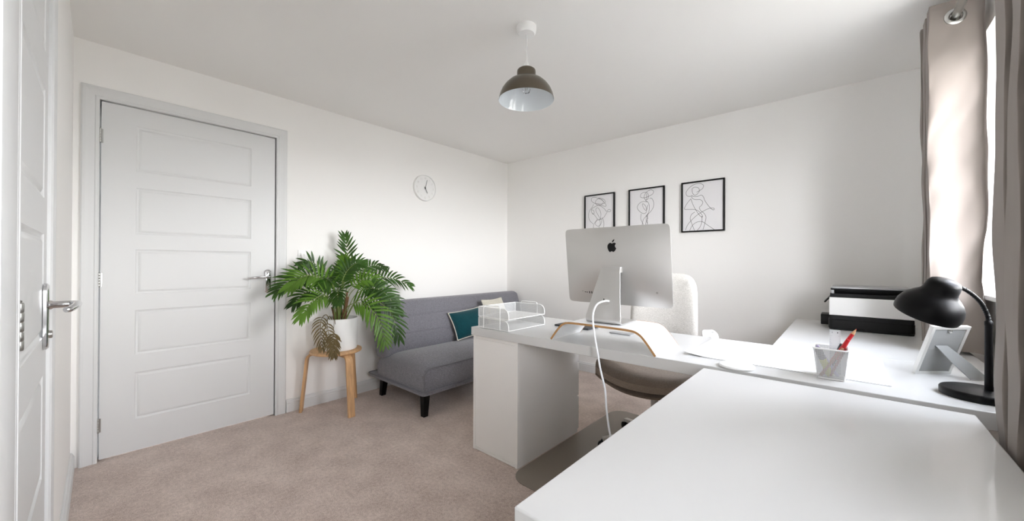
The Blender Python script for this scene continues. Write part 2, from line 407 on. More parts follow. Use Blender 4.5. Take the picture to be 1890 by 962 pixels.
# shallow lining drawn proud of the wall so the leaf has a gap round it
lf = obj('leaf', door_leaf(X1-X0-.006, 1.972, .075, X1-X0-.075, [(a-.010, b-.010) for a, b in rows], th=.006), M['gloss'], d2)
lf.location = (X0+.003, .0065, .010)
hd = handle(d2, X0+.075, .963, 1, length=.12); hd.location = (0, .0065, 0)
for z in (.198, .997, 1.791): hinge(d2, X1+.001, z, y=.009)
a = architrave(X1-X0, DH); obj('architrave', a, M['gloss'], d2, smooth=10).location = (X0, .0005, 0)
struct('trim_1', G().cbox(2.325, 2.43, .0005, .034, 0, H-.001, .004), M['gloss'], loc=(0, YN, 0), rotz=-TH)

# window, and the unseen one added for fill
mg = bpy.data.materials.new('window_glass'); mg.use_nodes = True
N_ = mg.node_tree.nodes; L_ = mg.node_tree.links; N_.remove(N_['Principled BSDF'])
t_ = N_.new('ShaderNodeBsdfTransparent'); t_.inputs[0].default_value = (.99, .99, .99, 1); g_ = N_.new('ShaderNodeBsdfGlossy'); g_.inputs['Roughness'].default_value = .02
mx_ = N_.new('ShaderNodeMixShader'); mx_.inputs[0].default_value = .06
L_.new(t_.outputs[0], mx_.inputs[1]); L_.new(g_.outputs[0], mx_.inputs[2]); L_.new(mx_.outputs[0], N_['Material Output'].inputs[0])
def window(name, y0, y1, lights, WZ0, WZ1):
    w = struct(name, loc=(XR, 0, 0)); fx = .19; fg = G(); gl = G()
    def bar(p0, p1, z0, z1, x0=fx, x1=fx+.06): fg.cbox(x0, x1, p0, p1, z0, z1, .006)
    bar(y0, y0+.06, WZ0, WZ1); bar(y1-.06, y1, WZ0, WZ1); bar(y0, y1, WZ0, WZ0+.06); bar(y0, y1, WZ1-.06, WZ1)
    for k in range(lights):
        a, b = lerp(y0, y1, k/lights), lerp(y0, y1, (k+1)/lights)
        if k: bar(a-.04, a+.04, WZ0+.05, WZ1-.05)
        a += .055 if k == 0 else .035; b -= .055 if k == lights-1 else .035
        bar(a, a+.045, WZ0+.055, WZ1-.055, fx-.012, fx+.05); bar(b-.045, b, WZ0+.055, WZ1-.055, fx-.012, fx+.05)
        bar(a, b, WZ0+.055, WZ0+.1, fx-.012, fx+.05); bar(a, b, WZ1-.1, WZ1-.055, fx-.012, fx+.05)
        gl.box(fx+.02, fx+.024, a+.035, b-.035, WZ0+.09, WZ1-.09)
    obj('window_frame', fg, M['white_plastic'], w)
    obj('glass', gl, mg, w, smooth=0)
    obj('window_sill', G().cbox(-.03, fx, y0-.03, y1+.03, WZ0, WZ0+.02, .006), M['gloss'], w)
window('window_1', WY0, WY1, 2, WZ0, WZ1)
window('added_fill_window', VY0, VY1, 1, VZ0, VZ1)  # unseen; added to brighten the left wall, pedestal and floor

# ------------------------------------------------------------------ curtains and pole
def eyelet_curtain(name, label, yfront, step, npan, z0, ztop, xc, amp, seed, hem):
    root = thing(name, label, 'curtain', (xc, yfront, z0), 0, 'eyelet curtains at the window')
    hgt = ztop-z0; rnd = random.Random(seed); ph = [rnd.uniform(0, 6) for _ in range(6)]
    nu = 70*npan; nv = 190
    def fn(a, b):
        s = a*npan; z = b*hgt; low = 1-b
        cx = math.cos(PI*s)
        w = max(-1, min(1, cx*1.55)); w = w*(1.5-.5*w*w)*1.0
        x = amp*w
        y = -step*0 + step*(s-.5)+step*.25*math.sin(2*PI*s)
        # gathers loosen towards the hem, soft creases
        q = noise.noise(Vector((a*npan*1.3+ph[0], z*2.2, ph[1])))*.030*(.25+low)
        q2 = noise.noise(Vector((a*npan*2.5+ph[2], z*5+x*9, ph[3])))*.010*(.3+low)
        q3 = noise.noise(Vector((a*npan*6+ph[4]+z*3, z*9-x*14, 2.2)))*.006
        edge = .012*noise.noise(Vector((ph[5], z*4.5, s)))*(.3+low)
        y += q+q2+q3+.010*low*math.sin(3.3*x/amp+s*2); x += edge+hem(s, z/hgt)*amp
        if b > .985: y += .002
        return (x, y, z+(.004*math.sin(x*40) if b == 0 else 0))
    holes = [((k+.5)/npan) for k in range(npan)]; zr = ROD_Z-z0
    dw = 2*amp/30.0
    def skip(a, b):
        z = b*hgt
        for h_ in holes:
            if math.hypot((a-h_)*npan*amp*7.3, z-zr) < .020: return True
        return False
    obj('cloth', G().grid(fn, nu, nv, skip=skip), M['curtain'], root, smooth=180)
    for h_ in holes:
        c = fn(h_, zr/hgt)
        sgn = 1
        t1 = (Vector(fn(h_+.004, zr/hgt))-Vector(fn(h_-.004, zr/hgt))).normalized()
        nrm = Vector((-t1.y, t1.x, 0))
        prof = [(.0195, -.003), (.022, -.0055), (.028, -.005), (.0335, -.0015), (.0335, .0015), (.028, .005), (.022, .0055), (.0195, .003), (.0195, -.003)]
        obj('eyelet', G().lathe(prof, c, nrm, n=32, caps=False), M['steel'], root)
    return root
ROD_Z = 2.150
def hem_far(s, b):
    """the free edge swings in just above the sill and out again at the hem"""
    if s > .5: return 0
    k = max(0, 1-abs(b-.20)/.14)
    return -.28*k*(1-s*2)
eyelet_curtain('curtain', 'pale taupe eyelet curtain hanging in the far corner behind the printer and lamp', -.92, .052, 5, .73, 2.222, 3.408, .078, 3, hem_far)
eyelet_curtain('curtain', 'taupe eyelet curtain nearest the camera at the right-hand edge', -1.935-.42, .06, 8, .05, 2.222, 3.408, .086, 8, lambda s, b: 0)
rod = thing('curtain_rod', 'brushed metal curtain pole across the top of the window', 'curtain rod', (3.408, -.50, ROD_Z))
obj('pole', G().lathe([(.0135, 0), (.0135, 2.1)], (0, -2.1, 0), (0, 1, 0), n=24), M['steel'], rod)
obj('finial', G().lathe([(.0135, 0), (.019, .004), (.019, .02), (.014, .03), (.005, .034)], (0, 0, 0), (0, 1, 0), n=24), M['steel'], rod)
for yy in (-.12, -2.0):
    obj('bracket', G().lathe([(.026, .0), (.026, .006)], (.102, yy, 0), (-1, 0, 0), n=24).tube([(.10, yy, 0), (.0, yy, 0), (0, yy, 0)], .008).lathe([(.018, -.008), (.018, .008)], (0, yy, 0), (0, 1, 0), n=24), M['steel'], rod)

# ------------------------------------------------------------------ desks
ZT = .72
def slab(poly, z0, z1): return G().prism(poly, XY, z0, z1)
t = thing('desk', 'long white desk carrying the computer, pencil cup and black lamp', 'desk', (1.405, -1.85, 0))
def L(o_, x, y): return (x-o_[0], y-o_[1])
oA = (1.405, -1.85)
obj('tabletop', slab([L(oA, *p) for p in ((1.405, -1.852), (3.455, -1.812), (3.455, -1.236), (1.405, -1.236))], .673, ZT), M['desk'], t, bevel=.0025)
obj('end_panel', G().box(2.01, 2.04, .10, .58, 0, .672), M['panel'], t, bevel=.001)
# pedestal under the left end
c = thing('desk_pedestal', 'white cabinet standing under the left end of the long desk', 'cabinet', (1.408, -1.836, 0))
PW, PD = .346, .598
g = G().box(0, .016, 0, PD, 0, .671).box(PW-.016, PW, 0, PD, 0, .671)
obj('side_panel', G().box(0, .016, 0, PD, 0, .671), M['panel'], c, bevel=.001)
obj('side_panel', G().box(PW-.016, PW, 0, PD, 0, .671), M['panel'], c, bevel=.001)
obj('back_panel', G().box(.0165, PW-.0165, .004, .012, .018, .652), M['panel'], c)
obj('base_panel', G().box(.0165, PW-.0165, .0015, PD-.002, .002, .0165), M['panel'], c, bevel=.0008)
obj('top_rail', G().box(.0165, PW-.0165, .0015, PD-.002, .6535, .671), M['panel'], c, bevel=.0008)
for k in range(3):
    dr = obj('drawer', G().cbox(.002, PW-.002, PD+.001, PD+.018, .02+.217*k, .23+.217*k, .002), M['panel'], c)
    obj('drawer_pull', G().lathe([(.006, 0), (.006, .012), (.013, .02), (.011, .026)], (PW/2, PD+.018, .17+.217*k), (0, 1, 0), n=20), M['steel'], dr)
# desk in the foreground
oB = (2.672, -2.91)
t = thing('desk', 'white desk in the foreground with nothing on it', 'desk', (oB[0], oB[1], 0))
obj('tabletop', G().box(0, .632, 0, 1.043, .665, ZT), M['desk'], t, bevel=.003)
for x, y in ((.01, .01), (.582, .01), (.01, .993), (.582, .993)):
    obj('leg', G().box(x, x+.04, y, y+.04, 0, .664), M['panel'], t, bevel=.002)
# desk by the wall with the printer
t = thing('desk', 'white desk against the back wall carrying the printer', 'desk', (2.803, -1.233, 0))
obj('tabletop', G().box(0, .655, 0, 1.123, .673, ZT), M['desk'], t, bevel=.0025)
for y in (.02, 1.07): obj('end_panel', G().box(.02, .63, y, y+.03, 0, .672), M['panel'], t)

# ------------------------------------------------------------------ sofa
s = thing('sofa_bed', 'grey fabric click-clack sofa on black tapered legs against the left wall', 'sofa', (0, 0, 0))
SY0, SY1 = -1.805, -.06
def clampf(x, a, b): return max(a, min(b, x))
def seat(a, b):
    # around profile: a runs front-bottom -> over the top -> back, b along y
    y = lerp(SY0, SY1, b); d = min(y-SY0, SY1-y)
    rr = .15; gv = (1-(1-clampf(d/rr, 0, 1))**2.3)**(1/2.3)
    xf, xb = .872, .24
    if a < .22:
        z = lerp(0, 1, a/.22); x = xf; base = .0
        rr2 = .07; gf = (1-(1-clampf(d/rr2, 0, 1))**2.2)**(1/2.2)
        hh = .160*(.74+.26*gf)
        return (x+.012*math.sin(PI*z)*min(1, d/.05), y, .192+hh*z)
    q = (a-.22)/.78
    x = lerp(xf, xb, q)
    k = clampf(q*1.5, 0, 1)
    rr2 = lerp(.07, .17, k); gf = (1-(1-clampf(d/rr2, 0, 1))**2.2)**(1/2.2)
    hh = .160+.050*math.sin(PI*clampf(q, 0, 1)**.75)
    base = lerp(.74, .58, k)
    return (x, y, .192+hh*(base+(1-base)*gf))
g = G().grid(seat, 40, 90)
# closed ends
n0 = len(g.v)
for b_ in (0, 1):
    pts = [seat(i/40, b_) for i in range(41)]
    vs = pts+[(p[0], p[1], .192) for p in pts]
    g.add(vs, [(i, i+1, 42+i, 41+i) for i in range(40)])
obj('seat_cushion', g, M['sofa'], s, weld=True, smooth=50)
pp = [seat(0, 0)]+[seat(.22, 0)]+[seat(.22, i/60) for i in range(1, 60)]+[seat(.22, 1), seat(0, 1)]
pp = [(x+.004, y, z) for x, y, z in pp]
obj('front_piping', G().tube(pp, .0052, 6), M['sofa_pipe'], s)
obj('base_board', G().prism(rrect(.11, .885, SY0-.015, SY1+.012, .03, 5), XY, .168, .190), M['sofa'], s, bevel=.004)
bp = rrect(.108, .888, SY0-.018, SY1+.015, .032, 5)
obj('base_piping', G().tube([(a, b, .191) for a, b in bp+bp[:1]], .004, 6), M['sofa_pipe'], s)
for (x, y, dx, dy) in ((.80, SY0+.06, .01, -.012), (.80, SY1-.08, .01, .012), (.20, SY0+.085, -.01, -.012), (.20, SY1-.08, -.01, .012)):
    g = G(); a, b = .026, .019
    vs = [(x+sx*a, y+sy*a, .168) for sx, sy in ((-1, -1), (1, -1), (1, 1), (-1, 1))]+[(x+dx+sx*b, y+dy+sy*b, 0) for sx, sy in ((-1, -1), (1, -1), (1, 1), (-1, 1))]
    g.add(vs, [(0, 1, 2, 3), (7, 6, 5, 4), (0, 4, 5, 1), (1, 5, 6, 2), (2, 6, 7, 3), (3, 7, 4, 0)])
    obj('leg', g, M['black_lac'], s, bevel=.002)
# backrest, tilted slab with two stitched lines
def back(a, b):
    # a: around section, b: along y
    y = lerp(SY0+.02, SY1+.0, b); d = min(y-(SY0+.02), (SY1)-y); rr = .05
    gy = (1-(1-clampf(d/rr, 0, 1))**2.2)**(1/2.2)
    secs = [(.33, .33), (.345, .40), (.318, .49), (.300, .53), (.272, .60), (.255, .645), (.225, .73), (.205, .762), (.165, .772), (.125, .760), (.10, .70), (.12, .55), (.15, .42), (.18, .335), (.25, .315)]
    n = len(secs); q = (a % 1)*n; i = int(q) % n; t_ = q-int(q); p0, p1, p2, p3 = (secs[(i+k-1) % n] for k in range(4))
    P = [.5*((2*p1[c])+(p2[c]-p0[c])*t_+(2*p0[c]-5*p1[c]+4*p2[c]-p3[c])*t_*t_+(3*p1[c]-p0[c]-3*p2[c]+p3[c])*t_**3) for c in (0, 1)]
    cx, cz = .21, .54; sc = lerp(.82, 1, gy)
    x, z = cx+(P[0]-cx)*sc, cz+(P[1]-cz)*lerp(.93, 1, gy)
    for zs in (.50, .637):                        # stitched channels on the front face
        if P[0] > .2: x -= .007*math.exp(-((z-zs)/.008)**2)*gy
    return (x, y, z)
g = G().grid(back, 150, 60)
for b_ in (0, 1):
    pts = [back(i/150, b_) for i in range(150)]; c_ = (.21, pts[0][1]+(-.006 if b_ == 0 else .006), .54)
    g.add(pts+[c_], [(i, (i+1) % 150, 150) for i in range(150)])
obj('backrest', g, M['sofa'], s, weld=True, smooth=60)

# scatter cushions leaning on the backrest
def cushion(name, label, loc, eul, wd, ht, th, mf, mb):
    c = thing(name, label, 'cushion', loc); c.rotation_euler = eul
    def sh(sgn):
        def fn(a, b):
            uu, vv = a*2-1, b*2-1
            k = (max(0, 1-abs(uu)**2.6)*max(0, 1-abs(vv)**2.6))**.5
            pin = 1-.07*(1-abs(uu)**2)*(abs(vv)**3); pin2 = 1-.07*(1-abs(vv)**2)*(abs(uu)**3)
            return (uu*wd/2*pin2, sgn*(th/2*k+.001), ht/2+vv*ht/2*pin)
        return fn
    obj('front_cover', G().grid(sh(-1), 24, 24), mf, c, smooth=180)
    obj('back_cover', G().grid(sh(1), 24, 24), mb, c, smooth=180)
    fn = sh(-1); e = [fn(i/20, 0) for i in range(20)]+[fn(1, i/20) for i in range(20)]+[fn(1-i/20, 1) for i in range(20)]+[fn(0, 1-i/20) for i in range(21)]
    obj('piping', G().tube([(x, 0, z) for x, y, z in e], .0055, 8), M['cream'], c)
    return c
# local -y is the front; turned so the front looks along world +x
cushion('cushion', 'dark teal cushion with cream edging leaning on the grey sofa', (.455, -.95, .41), (math.radians(-30), math.radians(-6), PI/2+math.radians(-10)), .36, .27, .11, M['teal'], M['cream'])
cushion('cushion', 'beige cushion on the grey sofa half hidden behind the letter tray', (.445, -.555, .41), (math.radians(-24), 0, PI/2+math.radians(8)), .34, .34, .10, M['cream'], M['cream'])

# ------------------------------------------------------------------ stool and palm
st = thing('stool', 'round birch stool with three bent legs holding the potted palm', 'stool', (.205, -2.12, 0))
obj('seat', G().lathe([(.170, 0), (.177, .003), (.179, .010), (.177, .017), (.170, .020)], (0, 0, .430), n=64), M['wood'], st)
for ang in (236, 2, 122):
    a = math.radians(ang); dx, dy = math.cos(a), math.sin(a)
    pth = [(dx*.06, dy*.06, .4205), (dx*.15, dy*.15, .4205)]
    pth += [(dx*(.153+.045*math.sin(q)), dy*(.153+.045*math.sin(q)), .3755+.045*math.cos(q)) for q in [PI/2*k/8 for k in range(1, 9)]]
    pth += [(dx*lerp(.199, .236, k/5), dy*lerp(.199, .236, k/5), lerp(.365, .0, k/5)) for k in range(1, 6)]
    obj('leg', G().strip(pth, (-dy, dx, 0), .048, .018), M['wood'], st, bevel=.002)
PX, PY, PZ = .222, -2.102, .4505
pl = thing('potted_palm', 'leafy green palm in a white pot standing on the birch stool', 'plant', (PX, PY, PZ))
obj('pot', G().lathe([(.112, 0), (.118, .004), (.122, .02), (.128, .225), (.128, .232), (.124, .234), (.121, .230), (.120, .19), (.0, .19)], n=64, caps=False).lathe([(.112, 0), (.0, 0)], n=64, caps=False), M['white_matt'], pl)
obj('soil', G().grid(lambda a, b: (.118*b*math.cos(2*PI*a), .118*b*math.sin(2*PI*a), .197+.008*noise.noise(Vector((b*4*math.cos(2*PI*a), b*4*math.sin(2*PI*a), 0)))), 40, 10), M['soil'], pl)
rnd = random.Random(11)
g = G()
for k in range(12):
    a = rnd.uniform(0, 2*PI); q = rnd.uniform(.01, .05); hh = rnd.uniform(.10, .24)
    x, y = q*math.cos(a), q*math.sin(a)
    g.tube(spline([(x, y, .19), (x*1.2, y*1.2, .19+hh*.5), (x*1.6, y*1.6, .19+hh)], 4), [.009]*4+[.007]*5, 8)
obj('canes', g, M['stem_brown'], pl)
def frond(pts, length, n, material, seed, sag=.35, t0=.36, wide=.0088, up=(.75, -.5, .45), ang=50, stemr=.0036):
    """pts: world points of the rachis; leaflets in pairs from t0 to the tip"""
    rn = random.Random(seed); sp = spline(pts, 14); m_ = len(sp)-1; o_ = Vector((PX, PY, PZ))
    st_ = G().tube([p-o_ for p in sp], [lerp(stemr, .0010, i/m_) for i in range(m_+1)], 6)
    lf = G(); upv = Vector(up)
    for k in range(n):
        t_ = lerp(t0, .985, k/(n-1)); x = t_*m_; i = min(int(x), m_-1); P = sp[i].lerp(sp[i+1], x-i)
        T = (sp[min(i+1, m_)]-sp[max(i-1, 0)]).normalized(); S = T.cross(upv)
        if S.length < .1: S = T.cross(Vector((1, 0, 0)))
        S.normalize(); U = S.cross(T).normalized()
        env = .62+.38*math.sin(PI*clampf((t_-t0)/(1-t0)*.80+.15, 0, 1))
        if k == n-1: env *= .8
        for sg in (-1, 1):
            if rn.random() < .03: continue
            ln = length*1.05*env*rn.uniform(.88, 1.08)
            an = math.radians(lerp(ang+12, 20, (k/(n-1))**1.6)+rn.uniform(-5, 5))
            dr = (T*math.cos(an)+S*sg*math.sin(an)+U*(.16+rn.uniform(-.08, .08))).normalized()
            Q = []; p = P.copy(); d_ = dr.copy(); seg = 6
            for j in range(seg+1):
                w = wide*[.25, .8, 1, .95, .78, .5, .03][j]
                side = d_.cross(U); side = side.normalized() if side.length > .05 else S
                nn = side.cross(d_).normalized()
                Q.append((p+side*w, p-nn*w*.35*-1, p-side*w)); p = p+d_*(ln/seg); d_ = (d_+Vector((0, 0, -.62*sag/seg*(1+j*.35)))).normalized()
            vs = []
            for tr in Q:
                for v in tr:
                    v = Vector(v); v.x = max(v.x, .006+.004*rn.random()); v = v-o_; vs.append(v)
            fs = []
            for j in range(seg):
                fs += [(j*3, j*3+1, j*3+4, j*3+3), (j*3+1, j*3+2, j*3+5, j*3+4)]
            lf.add(vs, fs)
    fo = obj('frond', lf, material, pl, smooth=180)
    obj('frond_stem', st_, M['stem'] if material is not M['leaf_dead'] else M['leaf_dead'], fo)
    return fo
B = (PX, PY, PZ+.20)
def bw(dx, dy): return (PX+dx, PY+dy, PZ+.20)
Lf, L2, LD = M['leaf'], M['leaf2'], M['leaf_dead']
frond([bw(0, 0), (.20, -2.07, .88), (.17, -2.02, 1.10), (.15, -2.03, 1.30)], .115, 15, Lf, 1, sag=.15, t0=.36, up=(1, -.8, .1), ang=52)
frond([bw(0, -.02), (.22, -2.18, .88), (.24, -2.30, 1.0), (.23, -2.42, .985), (.22, -2.525, .895)], .125, 18, Lf, 2, sag=.5, t0=.36)
frond([bw(.02, -.02), (.30, -2.16, .86), (.33, -2.28, .99), (.35, -2.40, 1.0), (.35, -2.49, .93)], .12, 16, L2, 3, sag=.6, t0=.36)
frond([bw(0, .02), (.22, -2.02, .86), (.22, -1.85, .96), (.20, -1.66, .965), (.19, -1.47, .89)], .115, 18, Lf, 4, sag=.55, t0=.36)
frond([bw(0, .02), (.20, -2.04, .90), (.17, -1.93, 1.02), (.14, -1.80, 1.07), (.11, -1.665, 1.045)], .095, 16, Lf, 5, sag=.6, t0=.36)
frond([bw(0, -.02), (.19, -2.13, .90), (.15, -2.19, 1.03), (.12, -2.27, 1.10), (.11, -2.33, 1.08)], .09, 15, Lf, 6, sag=.45, t0=.40)
frond([bw(.03, .02), (.34, -2.04, .80), (.43, -1.95, .82), (.49, -1.84, .72), (.50, -1.77, .52)], .15, 17, Lf, 7, sag=.5, t0=.34)
frond([bw(.03, .0), (.36, -2.10, .78), (.47, -2.04, .80), (.55, -1.97, .69), (.57, -1.93, .52)], .145, 16, L2, 8, sag=.5, t0=.34)
frond([bw(.02, .03), (.28, -1.99, .82), (.31, -1.86, .86), (.31, -1.74, .80), (.30, -1.66, .68)], .13, 16, Lf, 9, sag=.55, t0=.36)
frond([bw(.03, -.02), (.34, -2.17, .80), (.40, -2.28, .87), (.44, -2.38, .84), (.46, -2.45, .75)], .12, 15, L2, 10, sag=.6, t0=.36)
frond([bw(.0, -.03), (.22, -2.16, .80), (.20, -2.24, .88), (.18, -2.33, .88), (.17, -2.40, .80)], .11, 14, Lf, 12, sag=.6, t0=.36)
frond([bw(-.02, .0), (.14, -2.08, .88), (.09, -2.05, 1.00), (.05, -2.00, 1.08)], .10, 13, Lf, 13, sag=.4, t0=.38)
frond([bw(.0, .0), (.24, -2.10, .88), (.27, -2.09, 1.00), (.29, -2.03, 1.08), (.31, -1.98, 1.09)], .10, 14, Lf, 14, sag=.5, t0=.40)
frond([bw(.01, -.01), (.26, -2.15, .86), (.30, -2.21, .97), (.34, -2.24, .98), (.37, -2.27, .93)], .10, 14, Lf, 15, sag=.6, t0=.40)
frond([bw(.02, .02), (.30, -2.03, .84), (.37, -1.95, .90), (.42, -1.87, .88), (.46, -1.80, .79)], .12, 15, Lf, 16, sag=.6, t0=.40)
frond([bw(.02, -.07), (.27, -2.22, .72), (.31, -2.27, .69), (.33, -2.28, .60), (.33, -2.27, .50)], .085, 11, LD, 17, sag=1.6, t0=.42, wide=.0048)
frond([bw(.03, -.06), (.30, -2.21, .71), (.36, -2.25, .67), (.40, -2.25, .58), (.41, -2.24, .52)], .08, 9, LD, 18, sag=1.6, t0=.50, wide=.0045)
frond([bw(.10, -.075), (.337, -2.19, .695), (.352, -2.20, .66), (.358, -2.205, .55), (.366, -2.205, .44)], .075, 10, LD, 19, sag=.8, t0=.66, wide=.007, stemr=.002)
frond([bw(.01, .01), (.25, -2.06, .86), (.30, -2.00, .95), (.35, -1.93, .97), (.38, -1.87, .92)], .095, 13, L2, 21, sag=.6, t0=.38)
frond([bw(.02, -.01), (.29, -2.13, .84), (.35, -2.18, .90), (.41, -2.20, .89), (.46, -2.22, .82)], .10, 13, Lf, 22, sag=.6, t0=.38)
frond([bw(.0, .01), (.22, -2.08, .90), (.22, -2.06, 1.02), (.24, -2.08, 1.13)], .085, 12, L2, 23, sag=.3, t0=.45)

# ------------------------------------------------------------------ chair mat and office chair
cm = G().prism(rrect(1.765, 2.75, -1.925, -.72, .10, 8), XY, .001, .004)
tag(obj('chair_mat', cm, M['plastic_mat'], smooth=0), 'translucent plastic floor mat under the desk and office chair', 'floor mat')
ch = thing('office_chair', 'pale fabric office chair with armrests pushed in behind the desk', 'office chair', (2.225, -1.16, 0), math.radians(8))
# local: chair faces -y (towards the desk), x to the side
def shell(off, th=0):
    def fn(a, b):
        uu = a*2-1; yy = lerp(.26, -.27, b)
        hw = .285*(1-.10*abs(b*2-1)**3)
        x = hw*uu; z = .452+.062*abs(uu)**2.4-.02*math.sin(PI*b)+off
        if off < 0: z -= .018*(1-abs(uu)**2)
        if b > .86: z -= .03*((b-.86)/.14)**2
        return (x, yy, z)
    return fn
def closed(fa, fb, nu, nv):
    g = G().grid(fa, nu, nv).grid(fb, nu, nv)
    for e in ([(i/nu, 0) for i in range(nu+1)], [(i/nu, 1) for i in range(nu+1)], [(0, j/nv) for j in range(nv+1)], [(1, j/nv) for j in range(nv+1)]):
        A = [fa(*q) for q in e]; B_ = [fb(*q) for q in e]; n = len(e)
        g.add(A+B_, [(i, i+1, n+i+1, n+i) for i in range(n-1)])
    return g
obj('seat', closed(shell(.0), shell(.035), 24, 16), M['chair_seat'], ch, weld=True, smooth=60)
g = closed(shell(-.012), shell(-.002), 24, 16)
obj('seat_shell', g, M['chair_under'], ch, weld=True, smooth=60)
def hub(a, b):
    q = 2*PI*a; rr = lerp(.024, .17, b**.8)
    return (rr*math.cos(q), rr*.8*math.sin(q), .352+.068*b**1.4)
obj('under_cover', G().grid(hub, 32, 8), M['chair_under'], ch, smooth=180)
def bk(off):
    def fn(a, b):
        uu = a*2-1; vv = b*2-1
        k = (max(0, 1-abs(uu)**5)) ; 
        hw = .205*(1-.045*b); z0, z1 = .56, 1.035
        # rounded rectangle mapping
        pw = 5.0
        rr_ = (abs(uu)**pw+abs(vv)**pw)**(1/pw); mx_ = max(abs(uu), abs(vv)); sc = mx_/rr_ if rr_ > 1e-6 else 1
        x = hw*uu*sc; z = (z0+z1)/2+(z1-z0)/2*vv*sc
        dep = .035*(uu**2)                       # wraps forward at the sides
        th_ = off*(1-max(abs(uu), abs(vv))**7)**.5
        y = .245+.045*(b-.3)*(1 if b > .3 else 0)-dep-th_
        return (x, y, z)
    return fn
obj('backrest', closed(bk(.032), bk(-.020), 28, 28), M['chair_cloth'], ch, weld=True, smooth=60)
obj('back_support', G().strip(spline([(0, .10, .385), (0, .23, .40), (0, .285, .48), (0, .285, .62)], 6), (1, 0, 0), .10, .014), M['chair_shell'], ch, bevel=.003)
for sx in (-1, 1):
    pth = spline([(sx*.12, .02, .395), (sx*.25, .03, .40), (sx*.295, .05, .44), (sx*.305, .09, .60), (sx*.295, .10, .695), (sx*.275, .07, .722), (sx*.27, .005, .724), (sx*.275, -.015, .70)], 6)
    obj('armrest', G().strip(pth, (1, .6*sx, 0), [.05]*(len(pth)), .012), M['white_plastic'], ch, bevel=.004)
obj('gas_lift', G().lathe([(.026, .085), (.026, .20), (.020, .205), (.020, .365)], n=28), M['chair_shell'], ch)
for k in range(5):
    a = math.radians(72*k+147-8); dx, dy = math.cos(a), math.sin(a)
    lg = obj('base_leg', G().strip([(dx*.01, dy*.01, .100), (dx*.10, dy*.10, .098), (dx*.22, dy*.22, .082), (dx*.30, dy*.30, .066)], (-dy, dx, 0), [.05, .045, .035, .028], .022), M['chair_shell'], ch, bevel=.004)
    g = G()
    for o_ in (-.013, .013): g.lathe([(.020, -.008), (.0245, -.005), (.0245, .005), (.020, .008)], (dx*.30-dy*o_, dy*.30+dx*o_, .0295), (-dy, dx, 0), n=24)
    g.tube([(dx*.30, dy*.30, .066), (dx*.30, dy*.30, .035)], .008)
    obj('castor', g, M['black'], lg)

# ------------------------------------------------------------------ monitor stand (bent ply)
ms = thing('monitor_stand', 'white bent plywood riser carrying the silver computer', 'monitor stand', (2.23, -1.705, ZT))
hw, hh = .257, .098
prof = [(-hw, 0), (-hw+.035, .052)]+[(-hw+.035+.045*math.sin(q)+.01*(q), .052+.042*(1-math.cos(q))+.0) for q in [.35, .7, 1.05, 1.4]]
ctr = spline([(-hw, 0, .004), (-hw+.042, 0, .058), (-hw+.072, 0, .085), (-hw+.115, 0, .0945), (0, 0, .0955), (hw-.115, 0, .0945), (hw-.072, 0, .085), (hw-.042, 0, .058), (hw, 0, .004)], 6)
obj('riser', G().strip(ctr, (0, 1, 0), .268, .0075), M['sheet'], ms, bevel=.0008)
for sy in (-1, 1):
    obj('plywood_edge', G().strip([(p.x, sy*.1345, p.z) for p in ctr], (0, 1, 0), .0012, .0095), M['ply'], ms)

# ------------------------------------------------------------------ all-in-one computer seen from behind
ic = thing('desktop_computer', 'silver all-in-one computer seen from the back with a black fruit logo', 'computer', (2.223, -1.70, .8195), math.radians(.8))
TI = math.radians(7.2); SW, SH = .528, .375; SC = Vector((.010, .017, .2656))
ux = Vector((1, 0, 0)); un = Vector((0, -math.cos(TI), math.sin(TI))); uz = Vector((0, math.sin(TI)*-1, math.cos(TI)))
un = ux.cross(uz)*1.0                                # towards the camera side (back of the screen)
def scr(a, b, d): return SC+ux*a+uz*b+un*d
def backsurf(a, b):
    uu, vv = a*2-1, b*2-1
    pw = 26; rr_ = (abs(uu)**pw+abs(vv)**pw)**(1/pw); mx_ = max(abs(uu), abs(vv)); sc = mx_/rr_ if rr_ > 1e-6 else 1
    k = max(0, 1-abs(uu)**2.0)*max(0, 1-abs(vv)**2.0)
    return scr(uu*sc*SW/2, vv*sc*SH/2, .001+.034*k)
g = G().grid(backsurf, 60, 44)
e = [backsurf(i/60, 0) for i in range(60)]+[backsurf(1, i/44) for i in range(44)]+[backsurf(1-i/60, 1) for i in range(60)]+[backsurf(0, 1-i/44) for i in range(44)]
fr_ = [p-un*.005 for p in e]; n = len(e)
g.add(e+fr_, [(i, (i+1) % n, n+(i+1) % n, n+i) for i in range(n)]+[])
g.add([p for p in fr_], [tuple(range(n))])
obj('housing', g, M['alu'], ic, weld=True, smooth=35)
obj('screen', G().add([scr(-.25, -.105, -.0055), scr(.25, -.105, -.0055), scr(.25, .178, -.0055), scr(-.25, .178, -.0055)], [(3, 2, 1, 0)]), M['black'], ic)
def on_back(a, b, d=.0): # point on the curved back in metres from its centre
    p = backsurf(a/SW+.5, b/SH+.5); return p+un*d
apple = [(-.02, .66), (.10, .70), (.24, .76), (.40, .78), (.56, .74), (.70, .64), (.74, .58), (.62, .46), (.56, .30), (.58, .12), (.68, -.04), (.82, -.16), (.78, -.30), (.66, -.50), (.52, -.68), (.38, -.78), (.24, -.78), (.10, -.70), (-.04, -.68), (-.18, -.74), (-.32, -.80), (-.48, -.70), (-.64, -.48), (-.76, -.20), (-.82, .12), (-.78, .40), (-.64, .64), (-.44, .77), (-.26, .78), (-.12, .72)]
leaf_ = [(.0, .86), (.02, 1.02), (.12, 1.20), (.26, 1.32), (.38, 1.37), (.40, 1.22), (.32, 1.06), (.18, .92)]
g = G()
